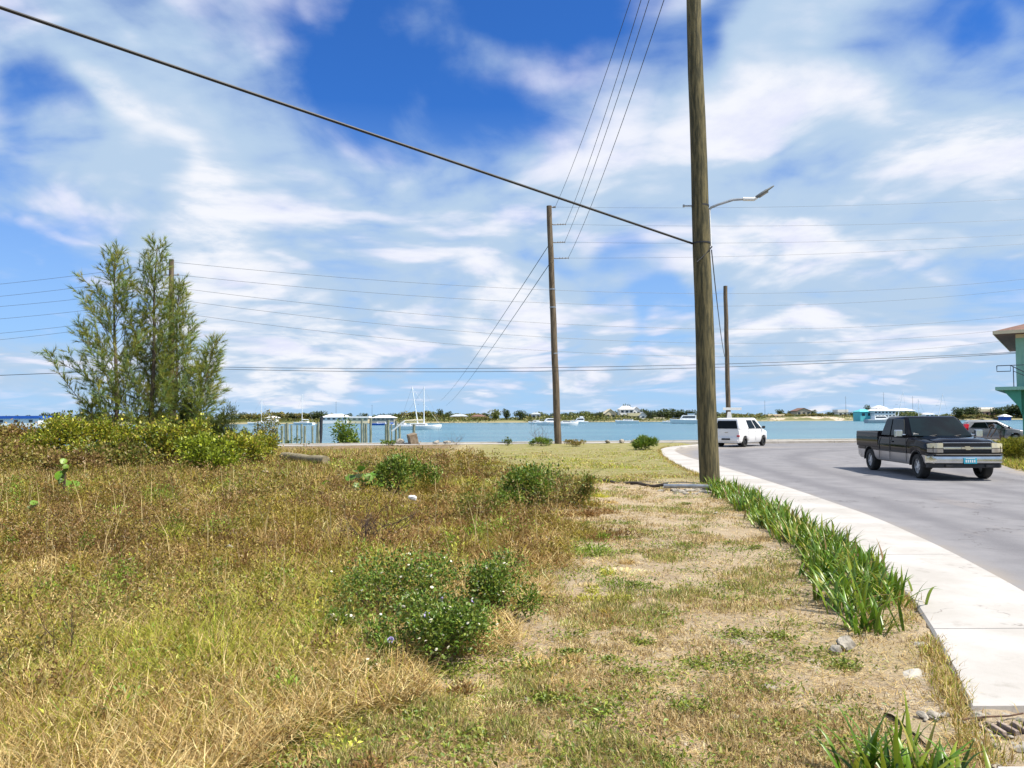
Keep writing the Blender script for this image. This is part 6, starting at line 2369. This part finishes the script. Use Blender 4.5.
def blades(name, P, h, w_, lean, cols, rng, label_kind='stuff', bend=0.5, m=GRASS, az=None):
    n = len(P)
    az = rng.uniform(0, 2 * np.pi, n) if az is None else az
    hd = np.stack([np.cos(az), np.sin(az), np.zeros(n)], -1)
    faz = rng.uniform(0, 2 * np.pi, n)
    sd_ = np.stack([np.cos(faz), np.sin(faz), np.zeros(n)], -1) * (w_ * 0.5)[:, None]
    up_ = np.array([0, 0, 1.0])
    l1 = lean
    l2 = np.minimum(lean + bend, 1.75)
    mid = P + (hd * np.sin(l1)[:, None] + up_ * np.cos(l1)[:, None]) * (h * 0.55)[:, None]
    tip = mid + (hd * np.sin(l2)[:, None] + up_ * np.cos(l2)[:, None]) * (h * 0.45)[:, None]
    tip[:, 2] = np.maximum(tip[:, 2], P[:, 2] + 0.004)
    V = np.stack([P - sd_, P + sd_, mid - sd_ * 0.8, mid + sd_ * 0.8, tip], 1).reshape(-1, 3)
    b_ = np.arange(n)[:, None] * 5
    F = np.concatenate([b_ + np.array([[0, 1, 3]]), b_ + np.array([[0, 3, 2]]), b_ + np.array([[2, 3, 4]])], 0)
    return tag(np_mesh(name, V, F, m, np.repeat(cols, 5, 0)), kind=label_kind)


def scatter(n, y0, y1, x0f, x1f, rng, power=1.5):
    """points thicker near the viewer's path, thinning with distance"""
    u = rng.random(n)
    a = 1 - power
    y = (y0 ** a + u * (y1 ** a - y0 ** a)) ** (1 / a)
    lo, hi = x0f(y), x1f(y)
    x = lo + rng.random(n) * (hi - lo)
    return x, y


rng = np.random.default_rng(77)
leftx = lambda y: -0.72 * y - 2.5
STRAW = np.array([0.76, 0.59, 0.29])
TAN = np.array([0.56, 0.395, 0.155])
BROWN = np.array([0.25, 0.142, 0.05])
OLIVE = np.array([0.30, 0.235, 0.035])
YGRN = np.array([0.43, 0.43, 0.06])
GREEN = np.array([0.22, 0.34, 0.035])
KINDS = np.stack([STRAW, TAN, BROWN, OLIVE, YGRN, GREEN])


def mixcols(x, y, rng, wts):
    n = len(x)
    W_ = np.array([w(x, y) if callable(w) else np.full(n, w) for w in wts]).T
    W_ = np.clip(W_, 0, None)
    W_ /= W_.sum(1, keepdims=True)
    k = (rng.random((n, 1)) > np.cumsum(W_, 1)).sum(1).clip(0, 5)
    c = KINDS[k] * (1 + 0.22 * rng.normal(size=(n, 1)))
    return np.clip(c, 0.01, 0.9)


def patch(sx, sy, sd0, lo, hi):
    return lambda x, y: np.clip((vnoise(x * sx, y * sy, sd0, 3) - lo) / (hi - lo), 0, 1)


gpatch = patch(0.55, 0.55, 31, 0.40, 0.60)
bpatch = patch(0.35, 0.35, 37, 0.40, 0.62)
spatch = patch(0.6, 0.6, 43, 0.40, 0.62)
# 1. tall meadow
n = 240000
x, y = scatter(n, 3.0, 30, leftx, lambda y: meadow_edge(y) + 0.4, rng, 1.7)
edge = meadow_edge(y) - x + (vnoise(x * 1.3, y * 1.3, 51, 2) - 0.5) * 1.0
keep = in_lot(x, y) & (edge > 0) & (rng.random(n) < np.clip(0.35 + vnoise(x * 1.7, y * 1.7, 53, 3), 0, 1))
x, y, edge = x[keep], y[keep], edge[keep]
nearf = np.clip((9.0 - y) / 3.0, 0, 1)
z = ground_z(x, y)
hh = (0.26 * nearf + 0.25 * (1 - nearf)) * rng.uniform(0.45, 1.2, len(x)) * np.clip(2.2 * vnoise(x * 0.9, y * 0.9, 57, 3) - 0.25, 0.25, 1.6) * np.clip(0.35 + edge * 0.7, 0.35, 1)
wv_ = np.clip(0.0046 + 0.00055 * y, 0.004, 0.018) * rng.uniform(0.6, 1.3, len(x))
cols = mixcols(x, y, rng, [lambda a, b: 0.05 + 0.85 * np.clip((8.5 - b) / 3, 0, 1) * (0.3 + spatch(a, b)), lambda a, b: 0.42 - 0.20 * np.clip((b - 6) / 4, 0, 1), lambda a, b: 0.22 + 1.3 * np.clip((b - 6) / 4, 0, 1) * bpatch(a, b), lambda a, b: 0.14 + 0.7 * np.clip((b - 6) / 4, 0, 1), lambda a, b: 0.36 + 2.8 * gpatch(a, b) * np.clip((12 - b) / 4, 0.18, 1), lambda a, b: 0.08 + 0.8 * gpatch(a, b) * np.clip((12 - b) / 4, 0.25, 1)])
lean = np.abs(rng.normal(0.3, 0.45, len(x))) + 0.5 * nearf * rng.random(len(x)) + 0.25 * (1 - nearf)
blades('meadow_grass', np.stack([x, y, z], -1), hh, wv_, lean, cols, rng, bend=rng.uniform(0.1, 1.0, len(x)))
# low scrubby weeds woven through the meadow, in mounds
n = 120000
x, y = scatter(n, 4.2, 30, leftx, lambda y: meadow_edge(y) - 0.1, rng, 1.35)
mound = vnoise(x * 0.95, y * 0.95, 111, 3)
mound2 = vnoise(x * 3.1, y * 3.1, 113, 2)
keep = in_lot(x, y) & (rng.random(n) < np.clip((mound - 0.38) / 0.2, 0.04, 1) * np.clip((y - 4.5) / 4, 0.15, 1))
x, y, mound, mound2 = x[keep], y[keep], mound[keep], mound2[keep]
n = len(x)
top_ = np.clip((mound - 0.30) * 1.5, 0.03, 0.62) * (0.55 + 0.9 * mound2) * np.clip(0.5 + y / 22, 0.5, 1.15)
P = np.stack([x, y, ground_z(x, y) + top_ * rng.random(n) ** 0.6], -1)
hue = vnoise(x * 0.5, y * 0.5, 117, 3)
pb = palette(n, [(0.20, 0.115, 0.038), (0.28, 0.18, 0.05), (0.12, 0.07, 0.028), (0.42, 0.30, 0.10)], rng)
pg = palette(n, [(0.23, 0.20, 0.035), (0.16, 0.165, 0.025), (0.31, 0.27, 0.045), (0.10, 0.12, 0.02)], rng)
c0 = np.where((hue + 0.12 * rng.normal(size=n) > 0.52)[:, None], pg, pb)
V, F, c = leaves_geo(P, unit(rng.normal(size=(n, 3)) + np.array([0, 0, 0.6])), unit(rng.normal(size=(n, 3)) * 0.7 + np.array([0, 0, 1.0])), (0.018 + 0.0028 * y) * rng.uniform(0.6, 1.3, n), (0.007 + 0.0011 * y) * rng.uniform(0.6, 1.3, n), c0)
tag(np_mesh('meadow_scrub', V, F, LEAF, c), kind='stuff')
# tussocks and weed clumps that give the meadow its shape
K = 2600
cx, cy = scatter(K, 3.1, 32, leftx, lambda y: meadow_edge(y) + 0.9, rng, 1.25)
keep = in_lot(cx, cy, 0.3) & ((meadow_edge(cy) - cx > 0) | (rng.random(K) < 0.35))
for bx_, by_, br_ in ((-0.64, 5.5, 0.62), (-0.98, 6.6, 0.66), (-0.11, 6.8, 0.48), (0.36, 14.6, 0.8), (-2.57, 17.2, 0.6), (-10.15, 17.5, 0.5), (-3.6, 18.2, 0.5), (-2.01, 10.6, 0.5), (-3.45, 18.0, 1.0)):
    keep &= np.hypot(cx - bx_, cy - by_ - 0.15) > br_
cx, cy = cx[keep], cy[keep]
K = len(cx)
far_ = np.clip((cy - 6.5) / 4, 0, 1)
gp_ = gpatch(cx, cy)
wt = np.stack([0.60 - 0.40 * far_, 0.16 + 0.02 * far_, 0.06 + 0.66 * far_, 0.06 + 0.48 * far_, 0.18 + 0.75 * gp_ * (1 - 0.75 * far_), 0.05 + 0.22 * gp_], -1)
wt /= wt.sum(1, keepdims=True)
kind = (rng.random((K, 1)) > np.cumsum(wt, 1)).sum(1).clip(0, 5)
Rk = (0.10 + 0.46 * rng.random(K) ** 1.6) * np.clip(0.75 + cy / 30, 0.8, 1.5)
edk = meadow_edge(cy) - cx
Hk = rng.uniform(0.13, 0.38, K) * (0.85 + 0.35 * far_) * np.clip(0.40 + edk * 0.55, 0.3, 1) * np.where(kind == 0, 0.85, 1.0)
ck = KINDS[kind] * (1 + 0.20 * rng.normal(size=(K, 1)))
per = (np.clip(190 - 3.5 * cy, 80, 190) * np.clip(Rk / 0.22, 0.6, 2.2)).astype(int)
idx = np.repeat(np.arange(K), per)
n = len(idx)
rr = np.sqrt(rng.random(n))
th = rng.uniform(0, 2 * np.pi, n)
x = cx[idx] + Rk[idx] * rr * np.cos(th) * 0.7
y = cy[idx] + Rk[idx] * rr * np.sin(th) * 0.7
ok = in_lot(x, y, 0.1)
flop = (kind == 0)[idx] * rng.random(n) * 0.7
hh = Hk[idx] * (1 - 0.45 * rr ** 2) * rng.uniform(0.6, 1.2, n)
wv_ = np.clip(0.0050 + 0.00050 * y, 0.004, 0.018) * rng.uniform(0.6, 1.4, n)
cols = np.clip(ck[idx] * (1 + 0.25 * rng.normal(size=(n, 1))), 0.012, 0.9)
lean = 0.08 + 0.75 * rr + np.abs(rng.normal(0, 0.2, n)) + flop
az = th + rng.normal(0, 0.5, n)
blades('tussock_grass', np.stack([x, y, ground_z(x, y)], -1)[ok], hh[ok], wv_[ok], lean[ok], cols[ok], rng, bend=rng.uniform(0.1, 0.9, n)[ok], az=az[ok])
# small leaves on the green and brown clumps
lw_ = np.where(kind >= 2, np.where(kind == 4, 40, 150), 0) * (rng.random(K) < 0.75)
idx = np.repeat(np.arange(K), lw_.astype(int))
n = len(idx)
d_ = unit(rng.normal(size=(n, 3)))
rr = rng.random((n, 1)) ** 0.5
P = np.stack([cx[idx], cy[idx], ground_z(cx[idx], cy[idx]) + Hk[idx] * 0.55], -1) + d_ * rr * np.stack([Rk[idx] * 0.9, Rk[idx] * 0.9, Hk[idx] * 0.55], -1)
sz = (0.022 + 0.0022 * cy[idx]) * rng.uniform(0.6, 1.3, n)
V, F, c = leaves_geo(P, unit(d_ + rng.normal(size=(n, 3)) * 0.7 + np.array([0, 0, 0.4])), unit(rng.normal(size=(n, 3)) * 0.6 + np.array([0, 0, 1.0])), sz, sz * 0.42, np.clip(ck[idx] * 0.9 * (1 + 0.25 * rng.normal(size=(n, 1))), 0.012, 0.9))
ok4 = np.repeat(in_lot(P[:, 0], P[:, 1], 0.1), 1)
tag(np_mesh('meadow_weeds', V, F[np.concatenate([ok4, ok4])], LEAF, c), kind='stuff')
# 2. matted straw low in the meadow
n = 190000
x, y = scatter(n, 3.0, 20, leftx, lambda y: meadow_edge(y) + 0.5, rng, 1.8)
keep = in_lot(x, y) & (meadow_edge(y) - x + (vnoise(x * 1.3, y * 1.3, 51, 2) - 0.5) * 1.0 > -0.1)
x, y = x[keep], y[keep]
z = ground_z(x, y) + rng.random(len(x)) * 0.13
cols = mixcols(x, y, rng, [lambda a, b: 0.8 - 0.6 * np.clip((b - 6) / 4, 0, 1), 0.6, lambda a, b: 0.4 + 0.5 * np.clip((b - 6) / 4, 0, 1), 0.2, 0.08, 0.0])
blades('matted_straw', np.stack([x, y, z], -1), rng.uniform(0.07, 0.24, len(x)), np.clip(0.0026 + 0.0006 * y, 0.003, 0.012) * rng.uniform(0.6, 1.3, len(x)), rng.uniform(0.6, 1.55, len(x)), cols, rng, bend=rng.uniform(-0.5, 1.1, len(x)))
# 3. far meadow up to the shore
n = 110000
x, y = scatter(n, 20, 50, lambda y: -0.70 * y - 4, lambda y: np.where(y < 23, np.interp(y, [20, 23], [2.2, 5.2]), le(np.clip(y, 0, 49.5))), rng, 1.4)
keep = in_lot(x, y, 0.1)
x, y = x[keep], y[keep]
z = ground_z(x, y)
rgt = np.clip((x - (-4 - 0.02 * y)) / 3.0, 0, 1)
hh = (0.34 * (1 - rgt) + 0.10 * rgt * np.clip(3.2 * vnoise(x * 0.8, y * 0.8, 67, 3) - 0.9, 0.25, 1.8)) * rng.uniform(0.4, 1.2, len(x)) * (0.5 + vnoise(x * 0.5, y * 0.5, 63, 3)) * np.clip((46.5 - y) / 9, 0.18, 1)
cols = mixcols(x, y, rng, [lambda a, b: 0.25 + 0.0 * a, lambda a, b: 0.50 - 0.2 * np.clip((a + 4) / 3, 0, 1), lambda a, b: 0.30 * (1 - 0.7 * np.clip((a + 4) / 3, 0, 1)) + 0.55 * bpatch(a * 1.8, b * 1.8), lambda a, b: 0.45 + 0.0 * a, lambda a, b: 0.08 + 0.9 * np.clip((a + 3) / 4, 0, 1) * (0.45 + gpatch(a, b)), lambda a, b: 0.14 + 0.45 * gpatch(a, b)])
blades('shore_grass', np.stack([x, y, z], -1), hh, rng.uniform(0.012, 0.03, len(x)), np.abs(rng.normal(0.3, 0.35, len(x))) + 0.5 * rgt, cols, rng, bend=rng.uniform(0.1, 0.8, len(x)))
# 4. mown stubble of the verge
n = 470000
x, y = scatter(n, 2.6, 24, lambda y: np.maximum(meadow_edge(y) - 0.6, -3.5), lambda y: le(y), rng, 1.9)
pt = vnoise(x * 1.1, y * 1.1, 71, 3)
pt2 = vnoise(x * 4.5, y * 4.5, 73, 3)
dens = np.clip((pt - 0.41) / 0.24, 0.04, 1) * np.clip((pt2 - 0.30) / 0.3, 0.08, 1)
keep = in_lot(x, y, 0.04) & (rng.random(n) < dens)
x, y, pt, pt2 = x[keep], y[keep], pt[keep], pt2[keep]
z = ground_z(x, y)
gp = vnoise(x * 0.75, y * 0.75, 79, 3)
gp2 = vnoise(x * 2.6, y * 2.6, 83, 3)
isg = np.clip((0.50 * gp + 0.50 * gp2 - 0.495) / 0.09, 0, 1)
cols = mixcols(x, y, rng, [0.50, 0.70, 0.42, lambda a, b: 0.12 + 0.5 * isg, lambda a, b: 0.08 + 1.1 * isg, lambda a, b: 0.9 * isg ** 2])
cols = cols * 0.78 + 0.22 * cols.mean(1, keepdims=True) * np.array([1.08, 1.0, 0.86])
hh = (0.018 + 0.040 * rng.random(len(x)) + 0.03 * isg) * (0.7 + 0.6 * pt2)
blades('mown_grass', np.stack([x, y, z], -1), hh, np.clip(0.0026 + 0.0006 * y, 0.003, 0.014) * rng.uniform(0.7, 1.3, len(x)), np.abs(rng.normal(0.6, 0.45, len(x))), cols, rng, bend=rng.uniform(0, 0.9, len(x)))
# 5. loose straw clippings on the verge
n = 90000
x, y = scatter(n, 2.6, 22, lambda y: np.maximum(meadow_edge(y) - 0.3, -3.5), lambda y: le(y), rng, 2.0)
keep = in_lot(x, y, 0.03) & (rng.random(n) < 0.25 + vnoise(x * 2.2, y * 2.2, 91, 2))
x, y = x[keep], y[keep]
z = ground_z(x, y) + 0.004 + 0.012 * rng.random(len(x))
blades('straw_clippings', np.stack([x, y, z], -1), rng.uniform(0.03, 0.13, len(x)), np.clip(0.0018 + 0.0004 * y, 0.002, 0.009), rng.uniform(1.3, 1.6, len(x)), mixcols(x, y, rng, [0.8, 0.7, 0.4, 0.05, 0.05, 0]), rng, bend=rng.uniform(-0.2, 0.15, len(x)))
# grass creeping over the pavement's edge and into the drain gap
n = 16000
y = 3.9 + (46 - 3.9) * rng.random(n) ** 2.2
x = le(y) + rng.normal(-0.03, 0.06, n) - 0.02
gap = (y > 3.9) & (y < 4.6) & (rng.random(n) < 0.35)
x = np.where(gap, le(y) + rng.random(n) * 1.2, x)
keep = (vnoise(x * 2.2, y * 2.2, 151, 3) + rng.normal(0, 0.08, n) > 0.44)
x, y = x[keep], y[keep]
z = np.where(x > le(y) + 0.02, 0.09, ground_z(x, y))
blades('edge_grass', np.stack([x, y, z], -1), rng.uniform(0.03, 0.13, len(x)), np.clip(0.003 + 0.0006 * y, 0.003, 0.014), np.abs(rng.normal(0.6, 0.5, len(x))), mixcols(x, y, rng, [0.5, 0.7, 0.4, 0.3, 0.4, 0.25]), rng, bend=rng.uniform(0, 0.9, len(x)))
# 6. broad leaved green weeds in patches of the verge
n = 26000
cx = rng.random(150)
cxy = scatter(150, 3.0, 20, lambda y: np.maximum(meadow_edge(y) - 0.2, -2.0), lambda y: le(y) - 0.3, rng, 1.7)
k = rng.integers(0, 150, n)
sp_ = rng.uniform(0.05, 0.22, 150)
x = cxy[0][k] + rng.normal(size=n) * sp_[k]
y = cxy[1][k] + rng.normal(size=n) * sp_[k] * 0.8
keep = in_lot(x, y, 0.08)
x, y = x[keep], y[keep]
n = len(x)
P = np.stack([x, y, ground_z(x, y) + rng.random(n) * 0.035], -1)
V, F, c = leaves_geo(P, unit(rng.normal(size=(n, 3)) * np.array([1, 1, 0.3]) + np.array([0, 0, 0.5])), unit(rng.normal(size=(n, 3)) * 0.5 + np.array([0, 0, 1.0])), rng.uniform(0.02, 0.045, n), rng.uniform(0.010, 0.022, n), palette(n, [(0.16, 0.25, 0.025), (0.24, 0.29, 0.035), (0.10, 0.16, 0.02), (0.32, 0.31, 0.06)], rng))
tag(np_mesh('verge_weeds', V, F, LEAF, c), kind='stuff')
# 7. grit and shell chips
n = 9000
x, y = scatter(n, 2.8, 16, lambda y: np.maximum(meadow_edge(y), -2.5), lambda y: le(y), rng, 2.0)
keep = in_lot(x, y, 0.02) & (rng.random(n) < np.clip((vnoise(x * 1.5, y * 1.5, 97, 3) - 0.42) * 6 + np.clip(1 - (le(y) - x), 0, 1) * 0.4, 0.03, 1))
x, y = x[keep], y[keep]
n = len(x)
c0 = np.stack([x, y, ground_z(x, y)], -1)
r_ = rng.uniform(0.003, 0.014, n) ** 1.0
oct_ = np.array([(1, 0, 0), (0, 1, 0), (-1, 0, 0), (0, -1, 0), (0, 0, 0.7), (0, 0, -0.6)])
V = (c0[:, None, :] + oct_[None] * r_[:, None, None] * rng.uniform(0.6, 1.3, (n, 6, 1))).reshape(-1, 3)
F6 = np.array([(0, 1, 4), (1, 2, 4), (2, 3, 4), (3, 0, 4), (1, 0, 5), (2, 1, 5), (3, 2, 5), (0, 3, 5)])
F = (np.arange(n)[:, None, None] * 6 + F6[None]).reshape(-1, 3)
tag(np_mesh('shell_grit', V, F, GRASS, np.repeat(palette(n, [(0.55, 0.50, 0.42), (0.40, 0.33, 0.26), (0.62, 0.58, 0.52), (0.25, 0.18, 0.12)], rng), 6, 0)), kind='stuff')
# 8. verge grass beyond the road and weeds on the shore edge
n = 60000
y = rng.uniform(10, 42, n)
x = fe(y) + 0.1 + rng.random(n) ** 1.5 * 16
z = ground_z(x, y)
blades('verge_grass', np.stack([x, y, z], -1), rng.uniform(0.05, 0.25, n), rng.uniform(0.012, 0.03, n), np.abs(rng.normal(0.3, 0.35, n)), mixcols(x, y, rng, [0.15, 0.25, 0.05, 0.35, 0.9, 0.35]), rng, bend=rng.uniform(0.1, 0.8, n))
# 9. tall pale seed stalks standing out of the meadow
n = 240
x, y = scatter(n, 6.5, 24, leftx, lambda y: meadow_edge(y) - 0.3, rng, 1.3)
keep = in_lot(x, y)
x, y = x[keep], y[keep]
n = len(x)
blades('seed_stalks', np.stack([x, y, ground_z(x, y)], -1), rng.uniform(0.5, 0.95, n), np.clip(0.001 * y, 0.006, 0.016), np.abs(rng.normal(0.05, 0.15, n)), np.clip(STRAW * (1 + 0.15 * rng.normal(size=(n, 1))), 0, 1), rng, bend=rng.uniform(0, 0.3, n))
